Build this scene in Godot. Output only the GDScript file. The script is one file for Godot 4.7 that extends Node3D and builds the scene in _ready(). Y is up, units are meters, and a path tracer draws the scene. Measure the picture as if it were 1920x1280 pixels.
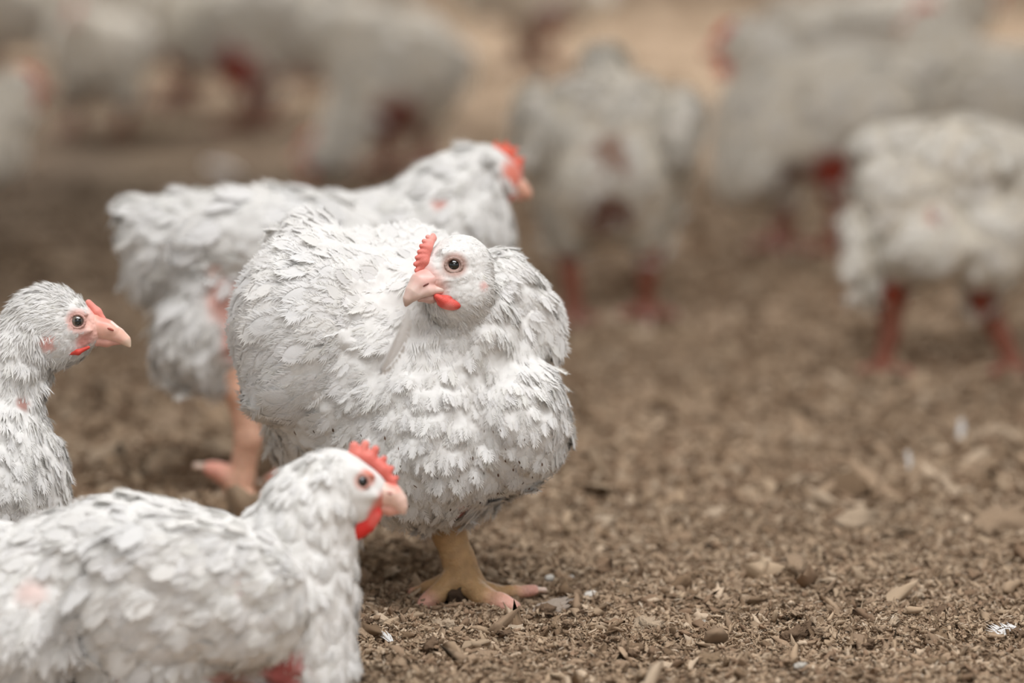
extends Node3D
# A flock of white broiler hens on brown litter. y is up, metres.

const CAM := Vector3(0.0, 0.814, 3.65)   # lens position
const TILT := 0.15351                    # downward pitch of the lens (radians)
const ADDED_POWER := 9.2                        # strength of an added, unseen light panel
const F := 7200.0                        # focal length in pixels of the 1920x1280 frame
var CB := Basis(Vector3.RIGHT, -TILT)    # right, up, back of the lens

var rng: RandomNumberGenerator
var noise: FastNoiseLite
var M := {}          # materials
var FEATHER := {}    # shared feather meshes

# --- sketch frame: a bird is sketched in pixels at its own distance, then built in metres -------
var base := Vector3.ZERO   # the foot of the thing being built
var dist := 3.7            # its distance along the lens axis
var unit := 1.0            # metres per sketch unit
var sketch := true
var turn := Basis()

func at(x: float, y: float, w := 0.0) -> Vector3:
	if sketch:
		var z := dist - w * dist / F
		return CAM + CB * Vector3((x - 960.0) / F * z, -(y - 640.0) / F * z, -z) - base
	return turn * Vector3(x, y, w) * unit

func way(x: float, y: float, w: float) -> Vector3:
	if sketch:
		return (CB * Vector3(x, -y, w)).normalized()
	return (turn * Vector3(x, y, w)).normalized()

func ground_at(x: float, y: float) -> Vector3:   # where the ray through a pixel meets the ground
	var r := CB * Vector3((x - 960.0) / F, -(y - 640.0) / F, -1.0)
	return CAM + r * (-CAM.y / r.y)

func begin_sketch(d: float, foot: Vector3) -> void:
	sketch = true
	dist = d
	unit = d / F
	base = foot

func begin_local(foot: Vector3, yaw: float, size: float) -> void:
	sketch = false
	turn = Basis(Vector3.UP, deg_to_rad(yaw))
	unit = size
	base = foot

# --- scene bookkeeping ---------------------------------------------------------------------------
func thing(called: String, label: String, category: String, where: Vector3, group := "") -> Node3D:
	var o := Node3D.new()
	o.name = called
	add_child(o, true)
	o.position = where
	o.set_meta("label", label)
	o.set_meta("category", category)
	if group:
		o.set_meta("group", group)
	return o

func part(called: String, mesh: Mesh, mat: Material, parent: Node) -> MeshInstance3D:
	var o := MeshInstance3D.new()
	o.name = called
	o.mesh = mesh
	o.material_override = mat
	parent.add_child(o, true)
	return o

func lin(hex: String) -> Color:
	return Color(hex).srgb_to_linear()

# --- implicit surfaces: ellipsoids and tapered capsules joined by a smooth minimum --------------------
func ell(x: float, y: float, w: float, rx: float, ry: float, rw: float, roll := 0.0, yaw := 0.0, k := 0.0, pitch := 0.0) -> Dictionary:
	if k == 0.0:
		k = 40.0 if sketch else 0.01
	var b := (CB if sketch else turn) * Basis.from_euler(Vector3(deg_to_rad(pitch), deg_to_rad(yaw), deg_to_rad(roll)))
	var r := Vector3(rx, ry, rw) * unit
	var c := at(x, y, w)
	var e := Vector3.ZERO
	for i in 3:
		e[i] = Vector3(b.x[i] * r.x, b.y[i] * r.y, b.z[i] * r.z).length()
	return {"t": 0, "c": c, "inv": b.transposed(), "r": r, "k": k * unit, "lo": c - e, "hi": c + e}

func cap(a: Vector3, ra: float, b: Vector3, rb: float, k := 30.0) -> Dictionary:
	var p := at(a.x, a.y, a.z)
	var q := at(b.x, b.y, b.z)
	var x := ra * unit
	var y := rb * unit
	return {"t": 1, "c": p, "d": q - p, "l": maxf((q - p).length_squared(), 1e-12), "ra": x, "rb": y, "k": k * unit,
		"lo": (p - Vector3.ONE * x).min(q - Vector3.ONE * y), "hi": (p + Vector3.ONE * x).max(q + Vector3.ONE * y)}

func chain(pts: Array, k := 30.0) -> Array:   # [x, y, w, r] joints
	var out := []
	for i in pts.size() - 1:
		var a: Array = pts[i]
		var b: Array = pts[i + 1]
		out.append(cap(Vector3(a[0], a[1], a[2]), a[3], Vector3(b[0], b[1], b[2]), b[3], k))
	return out

func prim(s: Dictionary, p: Vector3) -> float:
	var v: Vector3 = p - s.c
	if s.t == 1:
		var h := clampf(v.dot(s.d) / s.l, 0.0, 1.0)
		return (v - s.d * h).length() - lerpf(s.ra, s.rb, h)
	var r: Vector3 = s.r
	var inv: Basis = s.inv
	var q: Vector3 = (inv * v) / r
	var k0: float = q.length()
	var k1: float = (q / r).length()
	return k0 * (k0 - 1.0) / k1 if k1 > 1e-9 else -minf(s.r.x, minf(s.r.y, s.r.z))

func smin(list: Array, p: Vector3) -> float:
	var d := 1e9
	for s in list:
		var e := prim(s, p)
		var k: float = s.k
		var h := maxf(k - absf(d - e), 0.0)
		d = minf(d, e) - h * h / (4.0 * k)
	return d

const BL := 5
func surface(prims: Array, cell: float, bump := 0.0, bump_size := 0.02) -> Array:   # -> [vertices, normals, indices]
	var lo: Vector3 = prims[0].lo
	var hi: Vector3 = prims[0].hi
	var kmax := 0.0
	for s in prims:
		lo = lo.min(s.lo)
		hi = hi.max(s.hi)
		kmax = maxf(kmax, s.k)
	var pad := cell * 2.0 + kmax * 0.3 + absf(bump)
	lo -= Vector3.ONE * pad
	hi += Vector3.ONE * pad
	var bx := int(ceil((hi.x - lo.x) / cell / BL))
	var by := int(ceil((hi.y - lo.y) / cell / BL))
	var bz := int(ceil((hi.z - lo.z) / cell / BL))
	var nx := bx * BL + 1
	var ny := by * BL + 1
	var nz := bz * BL + 1
	var sx := 1
	var sy := nx
	var sz := nx * ny
	var val := PackedFloat32Array()
	val.resize(nx * ny * nz)
	val.fill(1e9)
	var id := PackedInt32Array()
	id.resize(nx * ny * nz)
	id.fill(-1)
	var blocks := []
	var rad := cell * BL * 0.87
	noise.frequency = 1.0 / bump_size
	for c in bz:
		for b in by:
			for a in bx:
				var mid := lo + Vector3(a + 0.5, b + 0.5, c + 0.5) * cell * BL
				var ds := []
				var dm := 1e9
				for s in prims:
					var e := prim(s, mid)
					ds.append(e)
					dm = minf(dm, e)
				if dm > rad * 1.5 + kmax * 0.5 + absf(bump):
					continue
				var near := []
				for i in ds.size():
					if ds[i] < dm + 2.6 * rad + kmax:
						near.append(prims[i])
				if smin(near, mid) < -rad * 1.6 - absf(bump):
					continue
				blocks.append(Vector3i(a * BL, b * BL, c * BL))
				for z in range(c * BL, c * BL + BL + 1):
					for y in range(b * BL, b * BL + BL + 1):
						for x in range(a * BL, a * BL + BL + 1):
							var n := x + y * sy + z * sz
							if val[n] > 1e8:
								var p := lo + Vector3(x, y, z) * cell
								var d := smin(near, p)
								if bump != 0.0:
									d += bump * noise.get_noise_3dv(p + base)
								val[n] = d
	var V := PackedVector3Array()
	var N := PackedVector3Array()
	var I := PackedInt32Array()
	var cells := []
	for bk in blocks:
		for z in range(bk.z, bk.z + BL):
			for y in range(bk.y, bk.y + BL):
				for x in range(bk.x, bk.x + BL):
					var n: int = x + y * sy + z * sz
					if id[n] >= 0:
						continue
					var v0 := val[n]
					var v1 := val[n + 1]
					var v2 := val[n + sy]
					var v3 := val[n + sy + 1]
					var v4 := val[n + sz]
					var v5 := val[n + sz + 1]
					var v6 := val[n + sz + sy]
					var v7 := val[n + sz + sy + 1]
					var least := minf(minf(minf(v0, v1), minf(v2, v3)), minf(minf(v4, v5), minf(v6, v7)))
					var most := maxf(maxf(maxf(v0, v1), maxf(v2, v3)), maxf(maxf(v4, v5), maxf(v6, v7)))
					if least >= 0.0 or most < 0.0 or most > 1e8:
						continue
					var acc := Vector3.ZERO
					var cnt := 0
					if (v0 < 0) != (v1 < 0): acc += Vector3(v0 / (v0 - v1), 0, 0); cnt += 1
					if (v2 < 0) != (v3 < 0): acc += Vector3(v2 / (v2 - v3), 1, 0); cnt += 1
					if (v4 < 0) != (v5 < 0): acc += Vector3(v4 / (v4 - v5), 0, 1); cnt += 1
					if (v6 < 0) != (v7 < 0): acc += Vector3(v6 / (v6 - v7), 1, 1); cnt += 1
					if (v0 < 0) != (v2 < 0): acc += Vector3(0, v0 / (v0 - v2), 0); cnt += 1
					if (v1 < 0) != (v3 < 0): acc += Vector3(1, v1 / (v1 - v3), 0); cnt += 1
					if (v4 < 0) != (v6 < 0): acc += Vector3(0, v4 / (v4 - v6), 1); cnt += 1
					if (v5 < 0) != (v7 < 0): acc += Vector3(1, v5 / (v5 - v7), 1); cnt += 1
					if (v0 < 0) != (v4 < 0): acc += Vector3(0, 0, v0 / (v0 - v4)); cnt += 1
					if (v1 < 0) != (v5 < 0): acc += Vector3(1, 0, v1 / (v1 - v5)); cnt += 1
					if (v2 < 0) != (v6 < 0): acc += Vector3(0, 1, v2 / (v2 - v6)); cnt += 1
					if (v3 < 0) != (v7 < 0): acc += Vector3(1, 1, v3 / (v3 - v7)); cnt += 1
					var g := Vector3(v1 + v3 + v5 + v7 - v0 - v2 - v4 - v6, v2 + v3 + v6 + v7 - v0 - v1 - v4 - v5, v4 + v5 + v6 + v7 - v0 - v1 - v2 - v3)
					id[n] = V.size()
					V.append(lo + (Vector3(x, y, z) + acc / cnt) * cell)
					N.append(g.normalized())
					cells.append(n)
	for n in cells:
		var s := val[n] < 0
		if s != (val[n + sx] < 0): quad(I, id[n], id[n - sy], id[n - sy - sz], id[n - sz], s)
		if s != (val[n + sy] < 0): quad(I, id[n], id[n - sz], id[n - sz - sx], id[n - sx], s)
		if s != (val[n + sz] < 0): quad(I, id[n], id[n - sx], id[n - sx - sy], id[n - sy], s)
	return [V, N, I]

func quad(I: PackedInt32Array, a: int, b: int, c: int, d: int, flip: bool) -> void:
	if a < 0 or b < 0 or c < 0 or d < 0:
		return
	if flip:
		I.append_array([a, c, b, a, d, c])
	else:
		I.append_array([a, b, c, a, c, d])

# patches: [centre, radius, linear colour, hardness 0..1]
func patch(x: float, y: float, w: float, r: float, hex: String, hard := 0.4) -> Array:
	return [at(x, y, w), r * unit, lin(hex), hard]

func paint(p: Vector3, c: Color, patches: Array) -> Color:
	for q in patches:
		var t: float = p.distance_to(q[0]) / q[1]
		if t < 1.0:
			c = c.lerp(q[2], 1.0 - smoothstep(q[3], 1.0, t))
	return c

func to_mesh(shapes: Array, colour: Color, patches := [], vary := 0.0) -> ArrayMesh:   # several surfaces become one mesh
	var V := PackedVector3Array()
	var N := PackedVector3Array()
	var C := PackedColorArray()
	var I := PackedInt32Array()
	noise.frequency = 90.0
	for s in shapes:
		var off := V.size()
		V.append_array(s[0])
		N.append_array(s[1])
		for i in s[2]:
			I.append(i + off)
	for p in V:
		var c := paint(p, colour, patches)
		if vary > 0.0:
			c = c * (1.0 + vary * noise.get_noise_3dv(p + base))
		C.append(c)
	var arr := []
	arr.resize(Mesh.ARRAY_MAX)
	arr[Mesh.ARRAY_VERTEX] = V
	arr[Mesh.ARRAY_NORMAL] = N
	arr[Mesh.ARRAY_COLOR] = C
	arr[Mesh.ARRAY_INDEX] = I
	var m := ArrayMesh.new()
	m.add_surface_from_arrays(Mesh.PRIMITIVE_TRIANGLES, arr)
	return m

# --- feathers ------------------------------------------------------------------------------------
func strip(V: PackedVector3Array, N: PackedVector3Array, I: PackedInt32Array, pts: Array, side: Vector3, w0: float, w1: float) -> void:   # one barb: a tapering ribbon
	var off := V.size()
	for i in pts.size():
		var t := float(i) / (pts.size() - 1)
		var h := side * lerpf(w0, w1, t) * 0.5
		V.append(pts[i] - h)
		V.append(pts[i] + h)
		N.append(Vector3(0, 0, 1))
		N.append(Vector3(0, 0, 1))
	for i in pts.size() - 1:
		var a := off + i * 2
		I.append_array([a, a + 2, a + 1, a + 1, a + 2, a + 3])

func pack(V: PackedVector3Array, N: PackedVector3Array, I: PackedInt32Array) -> ArrayMesh:
	var arr := []
	arr.resize(Mesh.ARRAY_MAX)
	arr[Mesh.ARRAY_VERTEX] = V
	arr[Mesh.ARRAY_NORMAL] = N
	arr[Mesh.ARRAY_INDEX] = I
	var m := ArrayMesh.new()
	m.add_surface_from_arrays(Mesh.PRIMITIVE_TRIANGLES, arr)
	return m

func spike(V: PackedVector3Array, N: PackedVector3Array, I: PackedInt32Array, p: Vector3, e: Vector3, side: Vector3, w: float) -> void:   # the free end of a barb
	var off := V.size()
	V.append_array([p - side * w * 0.5, p + side * w * 0.5, e])
	var n := Vector3((p.x + e.x) * 0.3, 0.15, 1.0).normalized()
	N.append_array([n, n, n])
	I.append_array([off, off + 2, off + 1])

func vane(width: float, rows: int, cols: int, blunt: float, camber: float, curl: float, fringe: int, reach := 0.2) -> ArrayMesh:   # a closed vane whose rim frays into barbs, length 1 along y
	var V := PackedVector3Array()
	var N := PackedVector3Array()
	var I := PackedInt32Array()
	var z_at := func(u: float, t: float) -> float: return -camber * width * u * u + 0.06 * sin(t * PI) - curl * t * t
	var half := func(t: float) -> float:
		var w := width * pow(clampf(t * 2.2 + 0.12, 0.0, 1.0), 0.7)
		if t > blunt:
			w *= sqrt(maxf(0.0, 1.0 - pow((t - blunt) / (1.0 - blunt), 2.0)))
		return w * 0.5
	for r in rows:
		var t := float(r) / (rows - 1)
		t = 1.0 - pow(1.0 - t, 1.5)
		for c in cols:
			var u := float(c) / (cols - 1) * 2.0 - 1.0
			V.append(Vector3(u * half.call(t) * 0.9, (t - absf(u) * 0.06 * t) * 0.94, z_at.call(u, t)))
			N.append(Vector3(camber * u * 2.0, 0.8 * curl * t, 1.0).normalized())
	for r in rows - 1:
		for c in cols - 1:
			var a := r * cols + c
			I.append_array([a, a + cols, a + 1, a + 1, a + cols, a + cols + 1])
	for i in fringe:
		var s := (i + rng.randf()) / fringe * 2.0 - 1.0   # round the rim, from one side over the tip to the other
		var t := 1.0 - pow(absf(s), 1.5) * 0.85
		var u := signf(s)
		var p := Vector3(u * half.call(t) * 0.78, t * 0.86, z_at.call(u * 0.78, t * 0.86) + 0.004)
		var an := lerpf(0.15, 0.75, sqrt(absf(s))) * u + rng.randf_range(-0.22, 0.22)
		var d := Vector3(sin(an), cos(an), rng.randf_range(-0.12, 0.16))
		spike(V, N, I, p, p + d * reach * rng.randf_range(0.5, 1.25), Vector3(cos(an), -sin(an), 0), rng.randf_range(0.035, 0.08))
	return pack(V, N, I)

func downy(count: int, spread: float, width: float) -> ArrayMesh:   # a loose feather whose barbs stand apart
	var V := PackedVector3Array()
	var N := PackedVector3Array()
	var I := PackedInt32Array()
	spike(V, N, I, Vector3.ZERO, Vector3(0, 0.95, 0.02), Vector3.RIGHT, 0.05)
	for i in count:
		for s in [-1.0, 1.0]:
			var t := (i + rng.randf() * 0.8) / count * 0.85 + 0.08
			var l: float = spread * (0.55 + 0.6 * sin(t * PI)) * rng.randf_range(0.75, 1.2)
			var an := deg_to_rad(lerpf(62.0, 14.0, t) + rng.randf_range(-9.0, 9.0))
			var d := Vector3(sin(an) * s, cos(an), rng.randf_range(-0.12, 0.2))
			var p := Vector3(0, t, 0.05 * sin(t * PI))
			var side := Vector3(cos(an), -sin(an) * s, 0)
			var q: Vector3 = p + d * l * 0.5
			strip(V, N, I, [p, q], side, width, width * 0.9)
			spike(V, N, I, q, q + (d + Vector3(0, 0.35, rng.randf_range(-0.5, 0.1))) * l * 0.5, side, width * 0.9)
	return pack(V, N, I)

func tuft(count: int, spread: float, width: float) -> ArrayMesh:   # hair-like neck plumage
	var V := PackedVector3Array()
	var N := PackedVector3Array()
	var I := PackedInt32Array()
	for i in count:
		var an := rng.randf_range(-spread, spread)
		var l := rng.randf_range(0.6, 1.0)
		var p := Vector3(rng.randf_range(-0.16, 0.16), rng.randf_range(0.0, 0.15), 0)
		var d := Vector3(sin(an), cos(an), rng.randf_range(0.0, 0.25))
		var q := p + d * l * 0.5
		var side := Vector3(cos(an), -sin(an), 0)
		strip(V, N, I, [p, q], side, width, width * 0.9)
		spike(V, N, I, q, q + (d + Vector3(0, 0, -0.35)) * l * 0.5, side, width * 0.9)
	return pack(V, N, I)

func make_feathers() -> void:
	FEATHER["contour"] = [vane(0.62, 8, 5, 0.40, 0.10, 0.15, 44), vane(0.55, 8, 5, 0.45, 0.12, 0.14, 48, 0.25), vane(0.7, 8, 5, 0.35, 0.08, 0.17, 40)]
	FEATHER["quill"] = [vane(0.26, 10, 5, 0.6, 0.15, 0.1, 40, 0.08), vane(0.3, 10, 5, 0.6, 0.2, 0.14, 40, 0.1)]
	FEATHER["cover"] = [vane(0.6, 6, 3, 0.40, 0.10, 0.15, 26), vane(0.55, 6, 3, 0.45, 0.12, 0.14, 28, 0.25), vane(0.68, 6, 3, 0.35, 0.08, 0.17, 24)]
	FEATHER["soft"] = [vane(0.44, 5, 3, 0.30, 0.12, 0.16, 28, 0.26), vane(0.38, 5, 3, 0.35, 0.12, 0.18, 30, 0.3), vane(0.5, 5, 3, 0.25, 0.1, 0.2, 28, 0.26)]
	FEATHER["plain"] = [vane(0.6, 4, 3, 0.40, 0.10, 0.15, 8, 0.3), vane(0.5, 4, 3, 0.40, 0.10, 0.15, 8, 0.3)]
	FEATHER["down"] = [downy(12, 0.36, 0.045), downy(13, 0.42, 0.04), downy(11, 0.3, 0.05)]
	FEATHER["hair"] = [tuft(9, 0.4, 0.06), tuft(8, 0.55, 0.055), tuft(10, 0.3, 0.07)]
	FEATHER["face"] = [vane(0.4, 4, 3, 0.4, 0.1, 0.2, 6, 0.3), vane(0.34, 4, 3, 0.5, 0.1, 0.25, 6, 0.3)]
	FEATHER["fleck"] = [vane(0.45, 4, 3, 0.5, 0.1, 0.1, 4), vane(0.25, 4, 3, 0.5, 0.1, 0.3, 4)]

# guides: [point, direction, length, kind, lift degrees, spacing]; lengths in sketch units
func guide(x: float, y: float, w: float, dx: float, dy: float, dw: float, length: float, kind: String, lift := 14.0, spacing := 0.0) -> Array:
	return [at(x, y, w), way(dx, dy, dw), length * unit, kind, lift, (spacing if spacing > 0.0 else length * 0.3) * unit]

func scatter(shape: Array, guides: Array, bare: Array, tint := 0.03) -> Dictionary:   # kind -> [[Transform3D, Color], ...]
	var out := {}
	var V: PackedVector3Array = shape[0]
	var N: PackedVector3Array = shape[1]
	var I: PackedInt32Array = shape[2]
	var cum := PackedFloat32Array()
	var total := 0.0
	for t in range(0, I.size(), 3):
		total += (V[I[t + 1]] - V[I[t]]).cross(V[I[t + 2]] - V[I[t]]).length() * 0.5
		cum.append(total)
	var least := 1e9
	for g in guides:
		if g[3] != "":
			least = minf(least, g[5])
	var count := int(total / (least * least))
	for i in count:
		var t := cum.bsearch(rng.randf() * total) * 3
		if t >= I.size():
			continue
		var a := sqrt(rng.randf())
		var b := rng.randf()
		var p := V[I[t]] * (1.0 - a) + V[I[t + 1]] * a * (1.0 - b) + V[I[t + 2]] * a * b
		var n := (N[I[t]] * (1.0 - a) + N[I[t + 1]] * a * (1.0 - b) + N[I[t + 2]] * a * b).normalized()
		var dir := Vector3.ZERO
		var len_ := 0.0
		var sp := 0.0
		var lift := 0.0
		var sum := 0.0
		var best := 1e9
		var near: Array = guides[0]
		for g in guides:
			var d2: float = p.distance_squared_to(g[0])
			var wt := 1.0 / (d2 * d2 + 1e-12)
			dir += g[1] * wt
			len_ += g[2] * wt
			sp += g[5] * wt
			lift += g[4] * wt
			sum += wt
			if d2 < best:
				best = d2
				near = g
		if near[3] == "":
			continue
		sp /= sum
		if rng.randf() > least * least / (sp * sp):
			continue
		var skip := false
		for q in bare:
			var u: float = p.distance_to(q[0]) / q[1]
			if u < 1.0 and rng.randf() > smoothstep(q[3], 1.0, u):
				skip = true
				break
		if skip:
			continue
		var f := dir - n * n.dot(dir)
		if f.length() < 1e-5:
			continue
		f = f.normalized().rotated(n, rng.randfn(0.0, 0.22))
		var la := deg_to_rad(lift / sum * 0.28 + rng.randfn(0.0, 2.2))
		var s := len_ / sum * rng.randf_range(0.75, 1.25)
		var y := f * cos(la) + n * sin(la)
		var z := n * cos(la) - f * sin(la)
		var xf := Transform3D(Basis(y.cross(z) * s, y * s, z * s).rotated(y, rng.randfn(0.0, 0.08)), p - n * s * 0.05)
		var c := tone * (1.0 - absf(rng.randfn(0.0, tint)))
		c.b *= 1.0 - absf(rng.randfn(0.0, tint * 0.4))
		if not out.has(near[3]):
			out[near[3]] = []
		out[near[3]].append([xf, c, n])
	return out

func plumage(o: Node3D, sets: Array, called := "plumage", mat: Material = null) -> void:   # feathers past counting, as stuff
	var joined := {}
	for s in sets:
		for kind in s:
			if not joined.has(kind):
				joined[kind] = []
			joined[kind].append_array(s[kind])
	var V := PackedVector3Array()
	var N := PackedVector3Array()
	var C := PackedColorArray()
	var I := PackedInt32Array()
	for kind in joined:
		var shapes := []
		for m in FEATHER[kind]:
			shapes.append(m.surface_get_arrays(0))
		for i in joined[kind].size():
			var arr: Array = shapes[i % shapes.size()]
			var xf: Transform3D = joined[kind][i][0]
			var off := V.size()
			var v: PackedVector3Array = arr[Mesh.ARRAY_VERTEX]
			V.append_array(xf * v)
			# a fringed vane scatters light like the plumage it lies in, so its normals lean towards the body's
			for nn in Transform3D(xf.basis.orthonormalized() * 0.35, joined[kind][i][2] * 0.65) * (arr[Mesh.ARRAY_NORMAL] as PackedVector3Array):
				N.append(nn.normalized())
			var c := PackedColorArray()
			c.resize(v.size())
			c.fill(joined[kind][i][1])
			C.append_array(c)
			for k in arr[Mesh.ARRAY_INDEX]:
				I.append(k + off)
	if V.is_empty():
		return
	triangles += I.size() / 3
	var out := []
	out.resize(Mesh.ARRAY_MAX)
	out[Mesh.ARRAY_VERTEX] = V
	out[Mesh.ARRAY_NORMAL] = N
	out[Mesh.ARRAY_COLOR] = C
	out[Mesh.ARRAY_INDEX] = I
	var mesh := ArrayMesh.new()
	mesh.add_surface_from_arrays(Mesh.PRIMITIVE_TRIANGLES, out)
	part(called, mesh, mat if mat else M.feather, o).set_meta("kind", "stuff")

var triangles := 0
var tone := Color(1, 1, 1)

func single_feathers(o: Node3D, list: Array, kind: String, most: int, called := "feather") -> void:   # feathers one can pick apart
	var mats := [M.feather_a, M.feather_b, M.feather_c]
	for i in mini(list.size(), most):
		var f := part(called, FEATHER[kind][i % FEATHER[kind].size()], mats[i % 3], o)
		f.transform = list[i][0]

# --- small parts -----------------------------------------------------------------------------------
func eyeball(o: Node3D, c: Vector3, r: float, look: Vector3, iris: String, pupil := 0.62) -> void:
	var s := SphereMesh.new()
	s.radial_segments = 32
	s.rings = 20
	var arr := s.get_mesh_arrays()
	var V: PackedVector3Array = arr[Mesh.ARRAY_VERTEX]
	var C := PackedColorArray()
	var b := Basis.looking_at(look, Vector3.UP)
	for i in V.size():
		V[i] = b * (V[i] * 2.0 * r) * 1.0
		var a := acos(clampf(V[i].normalized().dot(look), -1.0, 1.0))
		C.append(lin("0a0807") if a < pupil else (lin(iris) if a < 1.15 else lin("2a201c")))
	arr[Mesh.ARRAY_VERTEX] = V
	arr[Mesh.ARRAY_COLOR] = C
	var N := PackedVector3Array()
	for v in V:
		N.append(v.normalized())
	arr[Mesh.ARRAY_NORMAL] = N
	var m := ArrayMesh.new()
	m.add_surface_from_arrays(Mesh.PRIMITIVE_TRIANGLES, arr)
	part("eye", m, M.eye, o).position = c

func leg(o: Node3D, shank: Array, toes: Array, tone := "b8956b", tip := "d9a595") -> void:
	var px := 1.0 if sketch else 0.00085
	var prims := chain(shank, 14.0 * px)
	var patches := []
	for t in toes:
		prims.append_array(chain(t, 12.0 * px))
		var e: Array = t[t.size() - 1]
		patches.append([at(e[0], e[1], e[2]), e[3] * 4.5 * unit, lin(tip), 0.2])
	var l := part("leg", to_mesh([surface(prims, 4.5 * px * unit, 1.6 * px * unit, 9.0 * px * unit)], lin(tone), patches, 0.2), M.skin, o)
	for t in toes:
		var e: Array = t[t.size() - 1]
		var f: Array = t[t.size() - 2]
		var d := Vector3(e[0] - f[0], e[1] - f[1], e[2] - f[2]).normalized()
		var r: float = e[3]
		var p := Vector3(e[0], e[1], e[2]) + d * r * 0.5
		var drop := Vector3(0, 0.5, 0) if sketch else Vector3(0, -0.5, 0)
		var q := p + (d + drop * 0.4) * r * 1.5
		var z := q + (d * 0.4 + drop) * r * 0.9
		part("claw", to_mesh([surface(chain([[p.x, p.y, p.z, r * 0.6], [q.x, q.y, q.z, r * 0.42], [z.x, z.y, z.z, r * 0.16]], r * 0.4), r * 0.3 * unit)], lin("d8bfae")), M.beak, l)

# --- surroundings -----------------------------------------------------------------------------------
func height(x: float, z: float) -> float:
	noise.frequency = 1.0
	var h := 0.007 * noise.get_noise_2d(x * 1.7, z * 1.7) + 0.006 * noise.get_noise_2d(x * 6.0 + 40.0, z * 6.0)
	h += 0.009 * noise.get_noise_2d(x * 22.0, z * 22.0 + 17.0)
	return h * (1.0 - 0.8 * exp(-Vector2(x + 0.06, z + 0.02).length_squared() / 0.006))   # trodden flat where the hen stands

func fine_height(x: float, z: float) -> float:
	return height(x, z) + 0.006 * noise.get_noise_2d(x * 55.0, z * 55.0) + 0.004 * noise.get_noise_2d(x * 190.0 + 9.0, z * 190.0)

func shade_tint(x: float, z: float) -> float:   # litter colour darkened for shade among the back birds and towards the back
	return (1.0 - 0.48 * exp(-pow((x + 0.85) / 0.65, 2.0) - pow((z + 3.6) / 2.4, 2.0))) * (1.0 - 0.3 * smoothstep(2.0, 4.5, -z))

func steps(list: Array) -> PackedFloat32Array:   # [from, step], ... , [end, 0]
	var out := PackedFloat32Array()
	for i in list.size() - 1:
		var p: float = list[i][0]
		while p < list[i + 1][0] - 1e-6:
			out.append(p)
			p += list[i][1]
	out.append(list[list.size() - 1][0])
	return out

func slab(called: String, size: Vector3, where: Vector3, mat: Material) -> void:
	var b := BoxMesh.new()
	b.size = size
	var o := part(called, b, mat, self)
	o.position = where
	o.set_meta("kind", "structure")

func make_shed() -> void:
	slab("wall_left", Vector3(0.2, 0.9, 20.4), Vector3(-5.1, 0.3, -3.5), M.wall)     # low walls, open above as such houses are
	slab("wall_right", Vector3(0.2, 0.9, 20.4), Vector3(5.1, 0.3, -3.5), M.wall)
	slab("wall_back", Vector3(10.0, 0.9, 0.2), Vector3(0, 0.3, -13.6), M.wall)
	slab("wall_front", Vector3(10.0, 0.9, 0.2), Vector3(0, 0.3, 6.6), M.wall)
	var n := 1
	for x in [-5.1, 5.1]:
		for z in [-13.5, -6.8, 0.0, 6.5]:
			slab("trim_%d" % n, Vector3(0.16, 2.3, 0.16), Vector3(x, 1.88, z), M.wall)   # the posts that carry the roof
			n += 1
	slab("ceiling", Vector3(10.4, 0.2, 20.4), Vector3(0, 3.1, -3.5), M.wall)
	added_light(Vector3(0.35, 2.96, 1.0), Vector2(2.4, 1.5), ADDED_POWER * 1.1, "large white panel added for light above the nearest hens")
	added_light(Vector3(0.6, 2.96, 4.4), Vector2(2.4, 1.5), ADDED_POWER * 0.7, "large white panel added for fill light by the front wall")
	added_light(Vector3(-2.0, 2.96, -6.6), Vector2(2.4, 1.5), ADDED_POWER * 2.4, "large white panel added for light over the back corner hens")
	added_light(Vector3(2.0, 2.96, -6.6), Vector2(2.4, 1.5), ADDED_POWER * 2.4, "large white panel added for light at the back, away from the corner hens")

func added_light(where: Vector3, size: Vector2, power: float, label: String) -> void:  # an unseen panel added overhead to light the hens
	var o := thing("added_light", label, "light", where, "added light panels")
	var rim := BoxMesh.new()
	rim.size = Vector3(size.x + 0.08, 0.08, size.y + 0.08)
	part("housing", rim, M.wall, o)
	var d := BoxMesh.new()
	d.size = Vector3(size.x, 0.02, size.y)
	part("diffuser", d, M.added_glow, o).position = Vector3(0, -0.045, 0)
	var l := AreaLight3D.new()
	l.name = "panel_light"
	l.area_size = size
	l.light_color = Color(0.985, 0.99, 1.0)
	l.light_energy = power
	l.area_range = 30.0
	l.shadow_enabled = true
	o.add_child(l)
	l.position = Vector3(0, -0.07, 0)
	l.rotation = Vector3(-PI / 2, 0, 0)

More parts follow.
